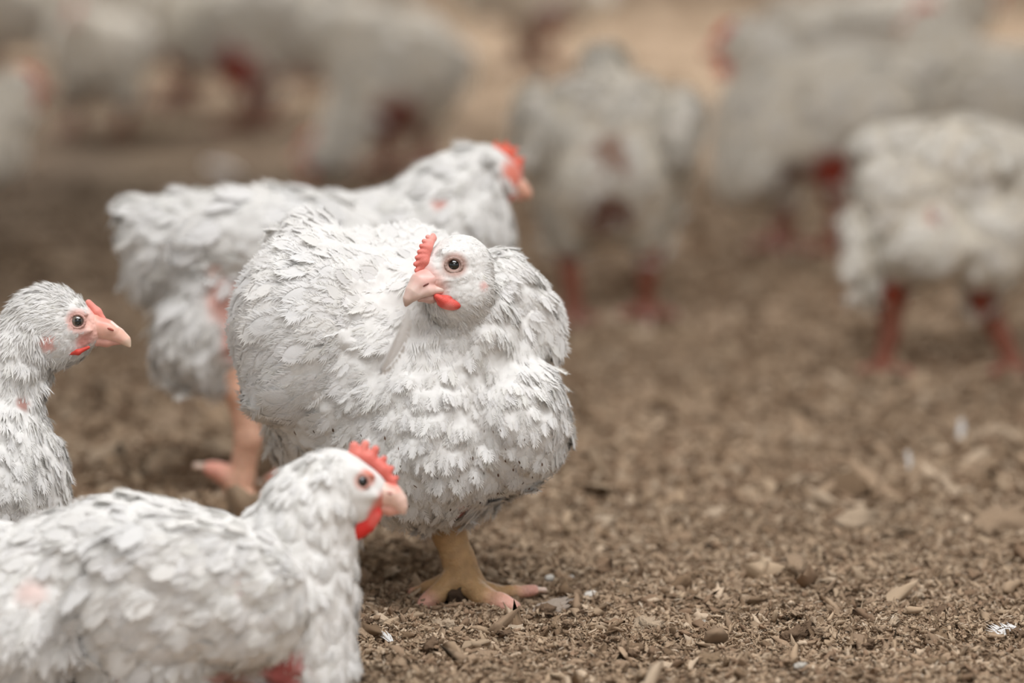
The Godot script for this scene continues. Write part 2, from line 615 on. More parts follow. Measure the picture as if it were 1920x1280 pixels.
func make_ground() -> void:
	var xs := steps([[-5.2, 1.0], [-3.0, 0.12], [-0.6, 0.02], [-0.12, 0.005], [0.58, 0.02], [1.2, 0.12], [3.0, 1.0], [5.2, 0]])
	var zs := steps([[-13.7, 1.0], [-8.0, 0.2], [-3.0, 0.05], [-0.9, 0.012], [-0.35, 0.005], [0.45, 0.02], [0.9, 0.2], [6.7, 0]])
	var V := PackedVector3Array()
	var C := PackedColorArray()
	var st := SurfaceTool.new()
	st.begin(Mesh.PRIMITIVE_TRIANGLES)
	var c0 := lin("9c866f")
	var c1 := lin("7b6752")
	var c2 := lin("b09a82")
	for z in zs:
		for x in xs:
			var y := fine_height(x, z)
			noise.frequency = 1.0
			var t := noise.get_noise_2d(x * 9.0 + 5.0, z * 9.0)
			var u := noise.get_noise_2d(x * 2.2 - 15.0, z * 2.2)
			st.set_color(c0.lerp(c1 if t < 0 else c2, clampf(absf(t) * 1.6, 0, 1)) * (1.0 + 0.25 * u) * shade_tint(x, z) * 1.14)
			st.add_vertex(Vector3(x, y, z))
	var w := xs.size()
	for j in zs.size() - 1:
		for i in w - 1:
			var a := j * w + i
			for k in [a, a + 1, a + w, a + 1, a + w + 1, a + w]:
				st.add_index(k)
	st.generate_normals()
	var floor_ := part("floor", st.commit(), M.litter, self)
	floor_.set_meta("kind", "structure")
	floor_.set_meta("label", "brown crumbly litter covering the floor under the flock")
	# crumbs and chaff past counting
	var crumbs := []
	for v in 5:
		crumbs.append(chunk(8, [0.7, 0.5, 0.35, 0.6, 0.2][v], 1.0))
	var tones := [lin("9c866f"), lin("a9947c"), lin("75614d"), lin("927c66"), lin("b8a48d"), lin("866f5a"), lin("a28c74")]
	var where := [[], [], [], [], []]
	for i in 150000:
		var x := rng.randf_range(-0.16, 0.62)
		var z := rng.randf_range(-0.45, 0.42)
		var s := 0.0008 * exp(absf(rng.randfn(0.0, 0.68)))
		where[rng.randi() % 5].append([x, z, s])
	for i in 60000:
		var z := -0.45 - 3.2 * pow(rng.randf(), 1.6)
		var x := rng.randf_range(-0.55, 0.55) * (1.0 - z * 0.35) + 0.08
		if i % 12 == 0:
			z = rng.randf_range(-0.5, 0.5)
			x = rng.randf_range(-0.6, -0.15)
		where[rng.randi() % 5].append([x, z, 0.0018 * exp(absf(rng.randfn(0.0, 0.7)))])
	for v in 5:
		var mm := MultiMesh.new()
		mm.transform_format = MultiMesh.TRANSFORM_3D
		mm.use_colors = true
		mm.mesh = crumbs[v]
		mm.instance_count = where[v].size()
		for i in where[v].size():
			var q: Array = where[v][i]
			var b := Basis.from_euler(Vector3(rng.randfn(0.0, 0.6), rng.randf() * TAU, rng.randfn(0.0, 0.6)))
			mm.set_instance_transform(i, Transform3D(b.scaled_local(Vector3(rng.randf_range(0.8, 2.0), 1.0, rng.randf_range(0.45, 1.0)) * q[2]), Vector3(q[0], fine_height(q[0], q[1]) + q[2] * rng.randf_range(-0.1, 0.5), q[1])))
			mm.set_instance_color(i, tones[rng.randi() % 7] * rng.randf_range(0.94, 1.27) * shade_tint(q[0], q[1]))
		var n := MultiMeshInstance3D.new()
		n.name = "litter_crumbs"
		n.multimesh = mm
		n.material_override = M.crumb
		n.set_meta("kind", "stuff")
		floor_.add_child(n, true)
	# chaff: thin fibres
	var fm := [downy(3, 0.25, 0.05), vane(0.10, 4, 3, 0.7, 0.3, 0.2, 4), vane(0.22, 4, 3, 0.6, 0.2, 0.1, 6)]
	for v in 3:
		var mm := MultiMesh.new()
		mm.transform_format = MultiMesh.TRANSFORM_3D
		mm.use_colors = true
		mm.mesh = fm[v]
		mm.instance_count = 17000
		for i in 17000:
			var x := rng.randf_range(-0.16, 0.62)
			var z := rng.randf_range(-0.45, 0.42)
			var s := rng.randf_range(0.0025, 0.009)
			var b := Basis.from_euler(Vector3(-PI / 2 + rng.randfn(0.1, 0.35), rng.randf() * TAU, 0), EULER_ORDER_YXZ)
			mm.set_instance_transform(i, Transform3D(b.scaled_local(Vector3(1, 1, 1) * s), Vector3(x, fine_height(x, z) + 0.001, z)))
			mm.set_instance_color(i, [lin("a6927a"), lin("75614d"), lin("c8b8a3"), lin("927c64")][rng.randi() % 4] * rng.randf_range(0.8, 1.15))
		var n := MultiMeshInstance3D.new()
		n.name = "chaff"
		n.multimesh = mm
		n.material_override = M.crumb
		n.set_meta("kind", "stuff")
		floor_.add_child(n, true)
	# the clods one can pick apart
	var clods := []
	for v in 6:
		clods.append(chunk(16, [0.6, 0.4, 0.7, 0.3, 0.5, 0.35][v], 0.7))
	for i in 240:
		var y := rng.randf_range(960.0, 1300.0)
		var p := ground_at(rng.randf_range(640.0, 1930.0), y)
		var c := part("clod", clods[i % 6], M["clod_%d" % (rng.randi() % 4)], floor_)
		var s := 0.0042 * exp(absf(rng.randfn(0.0, 0.42)))
		c.transform = Transform3D(Basis.from_euler(Vector3(rng.randfn(0, 0.3), rng.randf() * TAU, rng.randfn(0, 0.3))).scaled_local(Vector3(1.25, 1, 1) * s), Vector3(p.x, fine_height(p.x, p.z) + s * 0.15, p.z))

func chunk(seg: int, flat: float, rough: float) -> ArrayMesh:   # an irregular lump of about unit radius
	var n := FastNoiseLite.new()
	n.seed = rng.randi()
	n.frequency = 1.7
	n.fractal_octaves = 3
	var st := SurfaceTool.new()
	st.begin(Mesh.PRIMITIVE_TRIANGLES)
	var rings := maxi(4, seg / 2)
	for r in rings + 1:
		for s in seg:
			var th := PI * r / rings
			var ph := TAU * s / seg
			var v := Vector3(sin(th) * cos(ph), cos(th), sin(th) * sin(ph))
			v *= 1.0 + rough * 1.8 * n.get_noise_3dv(v)
			st.add_vertex(Vector3(v.x, v.y * flat, v.z * 0.8))
	for r in rings:
		for s in seg:
			var a := r * seg + s
			var b := r * seg + (s + 1) % seg
			for k in [a, b, a + seg, b, b + seg, a + seg]:
				st.add_index(k)
	st.generate_normals()
	return st.commit()

func build_birds() -> void:
	main_hen()
	left_hen()
	front_hen()
	walking_hen()
	flock()

func ground_base(x: float, y: float) -> Vector3:
	var p := ground_at(x, y)
	return Vector3(p.x, 0.0, p.z)

# head pieces shared by the sketched hens
func soft(called: String, prims: Array, cell: float, hex: String, o: Node3D, patches := [], mat: Material = null) -> MeshInstance3D:
	return part(called, to_mesh([surface(prims, cell * unit)], lin(hex), patches, 0.08), mat if mat else M.comb, o)

func main_hen() -> void:
	var foot := ground_base(800, 1130)
	begin_sketch(3.70, foot)
	var o := thing("hen", "fluffed white hen in sharp focus standing with head turned back over its breast", "hen", foot, "white hens")
	# body: one continuous surface, trunk first, then the head in finer cells
	var trunk := [
		ell(755, 700, -10, 255, 245, 215, 0, 0, 60),
		ell(808, 800, 100, 128, 150, 132, 0, 0, 50),
		ell(962, 785, 88, 100, 128, 128, 0, 0, 16),
		ell(600, 622, 40, 152, 196, 160, 8, 0, 50),
		ell(585, 480, -50, 78, 74, 70, 0, 0, 50),
		ell(760, 515, -90, 130, 92, 100, 0, 0, 50),
		ell(978, 622, 20, 72, 98, 92, -14, 0, 24),
		ell(1004, 808, 40, 62, 58, 76, 0, 0, 24),
		ell(790, 872, 60, 175, 92, 140, 0, 0, 60),
		ell(600, 800, -110, 100, 105, 100, 0, 0, 40),
		ell(840, 918, 30, 80, 50, 70, 0, 0, 40),
		ell(930, 540, 60, 70, 75, 80, -40, 0, 50),
	]
	trunk.append_array(chain([[895, 705, 90, 104], [893, 635, 125, 70], [872, 560, 165, 54]], 40))
	var tr := surface(trunk, 8.0 * unit, 9.0 * unit, 45.0 * unit)
	var skull := [
		ell(862, 502, 185, 60, 61, 50, 0, 0, 20),
		ell(822, 520, 200, 42, 42, 37, 0, 0, 20),
		ell(866, 548, 190, 46, 40, 44, 0, 0, 20),
		ell(838, 575, 182, 34, 24, 30, 0, 0, 16),
		ell(852, 478, 226, 30, 9, 9, -12, 0, 12),
		ell(850, 522, 232, 30, 7, 8, 14, 0, 10),
		ell(905, 535, 212, 14, 22, 12, 0, 0, 12),
	]
	skull.append_array(chain([[884, 612, 138, 62], [868, 560, 172, 56]], 30))
	var hd := surface(skull, 3.2 * unit, 1.4 * unit, 9.0 * unit)
	var bare := [patch(852, 497, 235, 30, "b79a90", 0.55), patch(812, 535, 225, 40, "e0b5aa", 0.35), patch(906, 537, 222, 15, "d8aca4", 0.2), patch(792, 520, 220, 40, "e3ada4", 0.3)]
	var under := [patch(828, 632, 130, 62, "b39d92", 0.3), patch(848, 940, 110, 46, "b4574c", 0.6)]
	part("body", to_mesh([tr, hd], lin("dedcd8"), bare + under, 0.05), M.body, o)
	# comb, wattles, beak, eyes
	var ridge := chain([[792, 512, 216, 7], [796, 490, 222, 8], [803, 465, 216, 7], [812, 447, 204, 6]], 6)
	for t in [[790, 500, 222, 781, 507], [790, 491, 224, 779, 495], [793, 481, 224, 782, 483], [796, 472, 222, 786, 472], [799, 463, 220, 790, 461], [803, 455, 214, 795, 452], [808, 448, 208, 802, 444], [813, 446, 202, 812, 441]]:
		ridge.append_array(chain([[t[0], t[1], t[2], 5.5], [t[3], t[4], t[2] + 2, 4.4]], 4))
	soft("comb", ridge, 1.5, "de8074", o, [patch(812, 440, 205, 40, "e8a095", 0.2)])
	var wt := [ell(842, 570, 232, 22, 11, 10, -8, 0, 8), ell(826, 560, 236, 14, 7, 8, -30, 0, 8), ell(845, 556, 230, 20, 5, 7, 8, 0, 6)]
	soft("wattle", wt, 1.6, "d8574c", o, [patch(842, 580, 236, 18, "ea8378", 0.3)])
	soft("wattle", [ell(814, 562, 192, 12, 7, 6, 10, 0, 8)], 1.6, "c94a42", o)
	var up := chain([[808, 520, 214, 22], [789, 530, 226, 18], [774, 547, 234, 12], [765, 561, 236, 6.5], [761, 572, 236, 2.5]], 12)
	up.append(ell(802, 530, 234, 18, 9, 8, 30, 0, 8))
	up.append_array(chain([[838, 543, 226, 7], [805, 545, 236, 8], [780, 556, 238, 6]], 8))
	var bk := soft("upper_beak", up, 1.6, "dcc0b4", o, [patch(800, 520, 226, 40, "dfaaa0", 0.3), patch(766, 568, 235, 18, "c0a898", 0.2)], M.beak)
	soft("nostril", [ell(798, 534, 244, 7, 1.8, 3, 28, 0, 2)], 0.8, "7c4a42", bk)
	soft("lower_beak", chain([[834, 556, 216, 9], [806, 559, 228, 8], [786, 562, 233, 4]], 8), 1.6, "c7a397", o, [], M.beak)
	eyeball(o, at(851, 497, 226), 13.5 * unit, way(0.05, 0.05, 1.0), "4e3e34", 0.8)
	soft("eyelid", torus_chain(851, 497, 236, 15.5, 13.5, 2.6), 1.1, "a58a80", o)
	eyeball(o, at(800, 500, 176), 12.0 * unit, way(-0.9, 0.05, -0.4), "4e3e34", 0.8)
	# plumage
	var g := [
		guide(560, 420, -40, -0.5, -0.7, -0.3, 44, "cover", 10, 15),
		guide(480, 520, 20, -0.8, -0.1, -0.6, 62, "", 14, 15),
		guide(640, 520, 150, -0.5, -0.3, -0.2, 44, "cover", 9, 13),
		guide(560, 620, 160, -0.8, 0.15, -0.2, 60, "", 12, 15),
		guide(700, 640, 190, -0.7, 0.4, 0.1, 34, "soft", 9, 10),
		guide(480, 680, 40, -0.5, 0.6, -0.6, 62, "", 16, 15),
		guide(560, 740, 150, -0.8, 0.35, -0.2, 58, "", 14, 15),
		guide(660, 760, 190, -0.6, 0.5, 0.1, 34, "soft", 10, 9),
		guide(590, 860, 20, 0.0, 0.8, -0.4, 32, "down", 5, 13),
		guide(760, 480, 0, -0.1, 0.2, -0.9, 46, "cover", 8, 13),
		guide(950, 520, 120, 0.6, 0.6, -0.1, 28, "soft", 9, 8), guide(990, 560, 90, 0.7, 0.6, -0.2, 34, "soft", 10, 9),
		guide(1020, 620, 60, 0.6, 0.7, -0.3, 46, "cover", 20, 14),
		guide(970, 640, 110, 0.2, 0.9, 0.0, 36, "soft", 9, 11),
		guide(1050, 820, 40, 0.8, 0.4, -0.2, 40, "cover", 18, 12),
		guide(900, 700, 230, 0.15, 0.95, 0.3, 27, "soft", 8, 7.6),
		guide(960, 790, 200, 0.3, 0.85, 0.2, 27, "soft", 8, 7.6),
		guide(800, 760, 220, -0.1, 0.95, 0.3, 27, "soft", 8, 7.6),
		guide(790, 870, 200, -0.1, 0.95, 0.1, 30, "soft", 16, 8.2),
		guide(900, 880, 180, 0.15, 0.95, 0.0, 30, "soft", 12, 8.2),
		guide(800, 960, 100, -0.1, 0.95, -0.2, 42, "down", 26, 10),
		guide(880, 620, 210, 0.3, 0.9, 0.1, 28, "soft", 8, 8),
		guide(830, 640, 150, -0.1, 0.95, 0.2, 26, "hair", 10, 12),
		guide(920, 600, 190, 0.5, 0.8, 0.0, 28, "soft", 8, 8),
		guide(760, 700, -220, 0.0, 0.6, -0.7, 60, "cover", 14, 20),
	]
	plumage(o, [scatter(tr, g, under, 0.03)])
	# wing and shoulder feathers that can be picked apart
	var wing := part("wing", to_mesh([surface([ell(583, 624, 58, 142, 176, 150, 8, 0, 40), ell(545, 722, 64, 66, 56, 105, 30, 0, 50)], 9.0 * unit, 8.0 * unit, 40.0 * unit)], lin("dedcd8"), [], 0.04), M.body, o)
	var ws := surface([ell(583, 624, 58, 146, 180, 154, 8, 0, 40), ell(545, 722, 64, 70, 60, 109, 30, 0, 50)], 9.0 * unit)
	var wg := [
		guide(560, 450, 60, -0.7, -0.3, -0.3, 62, "contour", 10, 30),
		guide(470, 560, 60, -0.8, 0.25, -0.4, 74, "contour", 10, 33),
		guide(600, 560, 190, -0.75, 0.2, -0.1, 62, "contour", 7, 31),
		guide(560, 680, 190, -0.8, 0.4, -0.1, 70, "contour", 8, 32),
		guide(660, 640, 200, -0.7, 0.35, -0.0, 52, "contour", 7, 28),
		guide(470, 720, 60, -0.6, 0.6, -0.4, 78, "contour", 10, 33),
		guide(540, 810, 120, -0.85, 0.3, -0.2, 80, "contour", 9, 31),
		guide(620, 790, 150, -0.8, 0.4, -0.1, 60, "contour", 9, 31),
		guide(620, 640, -200, -0.6, 0.4, -0.6, 70, "", 12, 33),
		guide(760, 640, 0, -0.6, 0.4, -0.6, 70, "", 12, 33),
	]
	var wf := scatter(ws, wg, [])
	wf["contour"].resize(mini(wf["contour"].size(), 290))
	single_feathers(wing, wf["contour"], "contour", 290)
	plumage(wing, [scatter(ws, [guide(560, 500, 100, -0.7, 0.0, -0.3, 34, "soft", 26, 15), guide(540, 740, 100, -0.8, 0.4, -0.3, 34, "soft", 26, 15)], [])], "wing_down")
	# face feathers
	var fg := [
		guide(862, 455, 190, 0.6, -0.2, -0.3, 13, "face", 7, 4.6),
		guide(830, 465, 215, 0.5, -0.6, 0.0, 11, "face", 7, 4.6),
		guide(880, 480, 215, 0.95, 0.1, -0.2, 13, "face", 7, 4.6),
		guide(915, 510, 190, 0.9, 0.3, -0.3, 20, "hair", 10, 6),
		guide(870, 545, 230, 0.9, 0.35, 0.0, 10, "face", 6, 5),
		guide(840, 545, 226, 0.9, 0.4, 0.0, 8, "face", 6, 6),
		guide(885, 580, 215, 0.5, 0.8, 0.0, 20, "hair", 40, 5.5),
		guide(835, 588, 200, 0.1, 0.95, 0.2, 17, "hair", 60, 5), guide(860, 600, 190, 0.2, 0.9, 0.1, 19, "hair", 50, 5.5),
		guide(820, 500, 236, 0.8, -0.1, 0.2, 8, "face", 6, 6),
		guide(862, 502, 135, 0.8, 0.2, 0.0, 16, "face", 7, 6),
	]
	plumage(o, [scatter(hd, fg, bare, 0.03)], "face_plumage")
	# dirt flecks
	var dg := [guide(880, 890, 180, 0.2, 0.9, 0, 8, "fleck", 30, 34), guide(780, 900, 190, 0.2, 0.9, 0, 8, "fleck", 40, 32), guide(590, 860, 50, 0.2, 0.9, 0, 10, "fleck", 30, 50),
		guide(820, 760, 230, 0, 1, 0, 7, "", 20, 40), guide(700, 660, 200, 0, 1, 0, 7, "", 20, 40), guide(980, 700, 150, 0, 1, 0, 7, "", 20, 40), guide(600, 600, 200, 0, 1, 0, 7, "", 20, 40), guide(700, 600, -150, 0, 1, 0, 7, "", 20, 40)]
	var fl := scatter(tr, dg, [], 0.0)
	for e in fl.get("fleck", []):
		e[0].origin += e[0].basis.z * 1.0
		e[1] = lin("5a4638") * rng.randf_range(0.7, 1.6)
	plumage(o, [fl], "dirt_flecks", M.fleck)
	# legs
	leg(o, [[828, 940, 10, 34], [842, 1000, 6, 30], [860, 1050, 4, 29], [872, 1084, 6, 33]], [
		[[872, 1090, 16, 24], [905, 1118, 40, 20], [940, 1132, 60, 18], [962, 1140, 68, 16]],
		[[880, 1092, 6, 20], [920, 1110, 2, 15], [960, 1112, -6, 13], [1000, 1106, -12, 11]],
		[[842, 1094, 20, 22], [815, 1118, 34, 16], [800, 1128, 40, 13], [792, 1134, 44, 10]],
		[[838, 1088, -8, 18], [805, 1102, -24, 13], [778, 1112, -34, 10], [764, 1117, -40, 8]]])
	leg(o, [[600, 930, -40, 36], [598, 1000, -46, 31], [594, 1060, -46, 30], [592, 1090, -44, 32]], [
		[[600, 1100, -30, 22], [616, 1118, 0, 18], [630, 1126, 20, 14]],
		[[605, 1098, -44, 20], [640, 1112, -50, 14], [664, 1116, -56, 11]],
		[[585, 1100, -36, 20], [560, 1118, -24, 14], [545, 1124, -20, 11]],
		[[586, 1096, -60, 16], [570, 1104, -84, 11], [562, 1106, -96, 9]]])

func torus_chain(x: float, y: float, w: float, rx: float, ry: float, r: float) -> Array:
	var pts := []
	for i in 17:
		var a := TAU * i / 16.0
		pts.append([x + cos(a) * rx, y + sin(a) * ry, w, r])
	return chain(pts, 2.0)

func left_hen() -> void:
	begin_sketch(3.62, Vector3.ZERO)
	var foot := ground_base(-150, 1168)
	base = foot
	var o := thing("hen", "alert white hen in profile with fuzzy head and pale pink beak beside the crouching hen", "hen", foot, "white hens")
	var trunk := [ell(-5, 905, 20, 116, 150, 125, 0, 0, 60), ell(-170, 900, -20, 240, 180, 170, 0, 0, 70), ell(94, 905, -10, 30, 74, 70, 6, 0, 40), ell(-120, 1040, 20, 160, 80, 130, 0, 0, 60)]
	trunk.append_array(chain([[-15, 830, 0, 100], [-4, 740, 0, 66], [26, 670, 0, 58], [66, 620, 0, 58]], 50))
	trunk.append(ell(60, 712, 0, 18, 36, 30, -8, 0, 30))
	var tr := surface(trunk, 8.0 * unit, 8.0 * unit, 40.0 * unit)
	var skull := [ell(92, 602, 0, 78, 66, 52, -6, 0, 24), ell(145, 618, 0, 46, 42, 40, -12, 0, 20), ell(110, 650, 0, 50, 34, 40, -10, 0, 20), ell(140, 584, 36, 26, 8, 9, -12, 0, 10), ell(146, 622, 36, 26, 7, 8, 6, 0, 10), ell(92, 640, 40, 13, 20, 10, 0, 0, 10)]
	skull.append_array(chain([[40, 660, 0, 62], [72, 620, 0, 60]], 30))
	var hd := surface(skull, 3.2 * unit, 1.4 * unit, 9.0 * unit)
	var bare := [patch(146, 602, 42, 30, "d8aca2", 0.5), patch(178, 612, 20, 44, "e8b8aa", 0.35), patch(88, 642, 50, 28, "d6a198", 0.3), patch(160, 640, 36, 26, "d9a399", 0.3), patch(182, 575, 0, 26, "eda79a", 0.4)]
	var under := [patch(40, 760, 60, 22, "a8837a", 0.4)]
	part("body", to_mesh([tr, hd], lin("dedcd8"), bare + under, 0.05), M.body, o)
	var ridge := chain([[166, 567, 0, 6], [182, 585, 0, 8], [200, 607, 0, 5]], 6)
	soft("comb", ridge, 1.5, "ea9184", o)
	soft("wattle", chain([[130, 664, 34, 2], [146, 660, 38, 5], [166, 651, 36, 3]], 5), 1.5, "c9483c", o)
	var up := chain([[176, 612, 0, 24], [200, 619, 0, 17], [222, 629, 0, 11], [236, 638, 0, 6], [243, 649, 0, 2.2]], 14)
	up.append(ell(202, 614, 14, 17, 9, 7, -24, 0, 8))
	var bk := soft("upper_beak", up, 1.6, "e9b9a6", o, [patch(240, 645, 0, 20, "e8cfb8", 0.2), patch(196, 600, 10, 26, "ef9f90", 0.3)], M.beak)
	soft("nostril", [ell(207, 617, 21, 7, 2.4, 3, -20, 0, 2)], 0.8, "a8584c", bk)
	soft("lower_beak", chain([[168, 636, 0, 14], [200, 640, 0, 9], [226, 642, 0, 4]], 8), 1.6, "dfa596", o, [], M.beak)
	for s in [1.0, -1.0]:
		eyeball(o, at(145, 602, 36 * s), 13.0 * unit, way(0.25, 0.05, s), "6f665c", 0.55)
	soft("eyelid", torus_chain(145, 602, 44, 14.5, 13, 2.2), 1.1, "c79a90", o)
	var g := [guide(-40, 900, 130, 0.0, 0.95, 0.1, 34, "soft", 14, 9.5), guide(60, 860, 110, 0.1, 0.95, 0.0, 32, "soft", 14, 9.5), guide(120, 900, 20, 0.4, 0.85, -0.1, 32, "soft", 18, 9.5), guide(-100, 800, 100, -0.8, 0.3, 0, 50, "cover", 12, 16),
		guide(-300, 900, 100, -0.9, 0.3, 0, 60, "cover", 12, 22), guide(60, 960, 120, 0.0, 0.95, 0.1, 36, "soft", 20, 10), guide(20, 740, 70, -0.3, 0.9, 0.0, 32, "hair", 12, 8), guide(85, 720, 10, 0.3, 0.9, 0.0, 26, "hair", 60, 8), guide(-20, 700, 10, -0.6, 0.7, 0, 34, "hair", 12, 9),
		guide(-200, 900, -150, -0.9, 0.3, 0, 60, "cover", 12, 30)]
	plumage(o, [scatter(tr, g, under, 0.03)])
	var fg := [guide(100, 540, 10, -0.9, -0.1, 0, 24, "hair", 52, 6), guide(150, 560, 20, -0.7, -0.4, 0, 18, "hair", 56, 5.5), guide(60, 570, 40, -0.9, 0.3, 0, 28, "hair", 16, 6), guide(100, 600, 52, -0.95, 0.25, 0, 20, "hair", 12, 5.5),
		guide(60, 650, 55, -0.7, 0.7, 0, 26, "hair", 14, 6), guide(120, 640, 45, -0.85, 0.5, 0, 14, "hair", 14, 5), guide(150, 655, 30, -0.6, 0.7, 0.2, 14, "hair", 26, 5), guide(110, 680, 20, -0.4, 0.9, 0, 22, "hair", 60, 6), guide(175, 590, 30, -0.9, -0.1, 0.1, 8, "face", 8, 6), guide(100, 600, -50, -0.9, 0.2, 0, 24, "hair", 14, 8)]
	plumage(o, [scatter(hd, fg, bare, 0.03)], "face_plumage")
	var dg := [guide(20, 970, 130, 0.1, 0.95, 0, 22, "fleck", 12, 22), guide(30, 850, 130, 0, 1, 0, 7, "", 20, 40), guide(-200, 900, 0, 0, 1, 0, 7, "", 20, 40)]
	var fl := scatter(tr, dg, [], 0.0)
	for e in fl.get("fleck", []):
		e[1] = lin("6a564a") * rng.randf_range(0.7, 1.6)
	plumage(o, [fl], "dirt_flecks", M.fleck)
	for w in [40, -90]:
		leg(o, [[-120, 1030, w, 40], [-125, 1090, w, 30], [-122, 1140, w, 30]], [[[-110, 1150, w, 20], [-80, 1160, w + 10, 16], [-55, 1166, w + 16, 13]], [[-112, 1150, w + 10, 20], [-90, 1166, w + 40, 15], [-75, 1172, w + 60, 12]], [[-112, 1150, w - 10, 20], [-90, 1158, w - 40, 14], [-78, 1160, w - 60, 11]], [[-130, 1150, w, 15], [-155, 1162, w, 10], [-165, 1164, w, 8]]])

func front_hen() -> void:
	begin_sketch(3.35, Vector3.ZERO)
	var foot := ground_base(340, 1300)
	base = foot
	var o := thing("hen", "crouching white hen with bright red wattle and comb turned side-on, nearest of the flock", "hen", foot, "white hens")
	var trunk := [ell(330, 1125, 0, 260, 178, 180, -4, 0, 70), ell(545, 1160, 10, 122, 165, 140, -6, 0, 60), ell(205, 1030, -10, 140, 96, 120, 12, 0, 60), ell(60, 1090, -20, 130, 110, 120, 20, 0, 60), ell(-60, 1020, -30, 70, 50, 50, 20, 0, 50), ell(40, 1200, 50, 110, 110, 110, 0, 0, 60), ell(590, 1260, 40, 80, 90, 90, 0, 0, 40), ell(300, 1240, 60, 140, 80, 110, 0, 0, 50)]
	trunk.append_array(chain([[540, 1100, 10, 112], [566, 1010, 10, 92], [585, 950, 10, 78], [612, 912, 10, 66]], 50))
	var tr := surface(trunk, 8.5 * unit, 8.0 * unit, 45.0 * unit)
	var skull := [ell(630, 908, 10, 72, 62, 52, -8, 0, 24), ell(682, 922, 12, 46, 44, 40, -16, 0, 20), ell(660, 950, 12, 46, 38, 42, -30, 0, 20), ell(676, 886, 46, 28, 8, 10, -14, 0, 10), ell(676, 926, 46, 34, 10, 10, -8, 0, 12), ell(634, 948, 44, 12, 26, 10, 12, 0, 12)]
	skull.append_array(chain([[588, 950, 10, 76], [614, 915, 10, 66]], 30))
	var hd := surface(skull, 3.4 * unit)
	var bare := [patch(690, 893, 50, 24, "dc8a78", 0.3), patch(678, 903, 52, 24, "c79a8e", 0.4), patch(632, 955, 48, 30, "c87a70", 0.4), patch(712, 940, 30, 30, "d98a7c", 0.35), patch(700, 960, 30, 26, "dd7264", 0.3), patch(735, 915, 10, 26, "efc0b4", 0.3)]
	var under := [patch(250, 1255, 130, 60, "a0544a", 0.5), patch(535, 1250, 110, 62, "b06662", 0.5), patch(60, 1120, 110, 46, "d9c0b8", 0.3), patch(420, 1300, 120, 70, "b48a80", 0.4)]
	part("body", to_mesh([tr, hd], lin("dedcd8"), bare + under, 0.05), M.body, o)
	var ridge := chain([[660, 852, 10, 8], [690, 858, 10, 11], [718, 880, 10, 11], [738, 908, 10, 7]], 8)
	for t in [[664, 850, 664, 836, 11], [680, 850, 685, 833, 10], [697, 857, 704, 842, 9], [712, 871, 720, 860, 8], [725, 886, 734, 878, 7], [735, 900, 743, 896, 6]]:
		ridge.append_array(chain([[t[0], t[1], 10, t[4]], [t[2], t[3], 10, t[4] * 0.8]], 5))
	soft("comb", ridge, 1.8, "e0766a", o, [patch(680, 826, 10, 40, "e98d80", 0.2)])
	for s in [1.0, -1.0]:
		soft("wattle", [ell(680, 982, 10 + 22 * s, 33, 22, 8, 38, 0, 10), ell(664, 994, 10 + 24 * s, 20, 17, 8, 20, 0, 10), ell(702, 962, 10 + 20 * s, 14, 16, 8, 0, 0, 10)], 1.8, "cf2f28" if s > 0 else "b52a24", o, [patch(706, 975, 40, 24, "e0655c", 0.3)])  # the paler edge patch paints the light catching the wattle
		eyeball(o, at(678, 903, 10 + 38 * s), 13.0 * unit, way(0.3, 0.05, s), "4a3c34", 0.7)
	var up := chain([[718, 926, 12, 24], [735, 930, 12, 19], [748, 940, 12, 12], [754, 952, 12, 6], [756, 960, 12, 3]], 14)
	up.append(ell(730, 924, 28, 14, 9, 7, -24, 0, 8))
	var bk := soft("upper_beak", up, 1.8, "ecc9ba", o, [patch(735, 915, 20, 22, "ee9c8e", 0.3)], M.beak)
	soft("nostril", [ell(731, 925, 35, 6, 2.4, 3, -20, 0, 2)], 0.9, "a0584c", bk)
	soft("lower_beak", chain([[708, 950, 12, 15], [730, 955, 12, 11], [746, 958, 12, 6]], 8), 1.8, "d9a08e", o, [], M.beak)
	soft("eyelid", torus_chain(678, 903, 56, 14, 13, 2.4), 1.2, "c9958a", o)
	# wing
	var wp := [ell(365, 1100, 150, 200, 128, 62, -12, 0, 50), ell(260, 1170, 140, 110, 90, 56, -30, 0, 50), ell(470, 1130, 140, 96, 110, 60, 0, 0, 50)]
	var ws := surface(wp, 8.5 * unit, 8.0 * unit, 50.0 * unit)
	var wing := part("wing", to_mesh([ws], lin("dedcd8"), [patch(460, 1100, 200, 30, "d9b4aa", 0.2)], 0.05), M.body, o)
	var wg := [guide(500, 1080, 190, -0.8, 0.3, 0, 44, "contour", 7, 23), guide(380, 1090, 210, -0.9, 0.3, 0, 62, "contour", 7, 27), guide(260, 1140, 190, -0.7, 0.6, 0, 72, "contour", 8, 29), guide(400, 1190, 200, -0.85, 0.35, 0, 66, "contour", 8, 28), guide(520, 1180, 190, -0.7, 0.5, 0, 54, "contour", 8, 26), guide(200, 1060, 170, -0.6, 0.6, 0, 68, "contour", 8, 28), guide(350, 1100, 60, 0, 1, 0, 70, "", 9, 34)]
	var wf := scatter(ws, wg, [])
	single_feathers(wing, wf["contour"], "contour", 260)
	plumage(wing, [scatter(ws, [guide(360, 1050, 200, -0.9, 0.3, 0, 36, "soft", 26, 13), guide(360, 1180, 200, -0.8, 0.5, 0, 36, "soft", 26, 13)], [])], "wing_down")
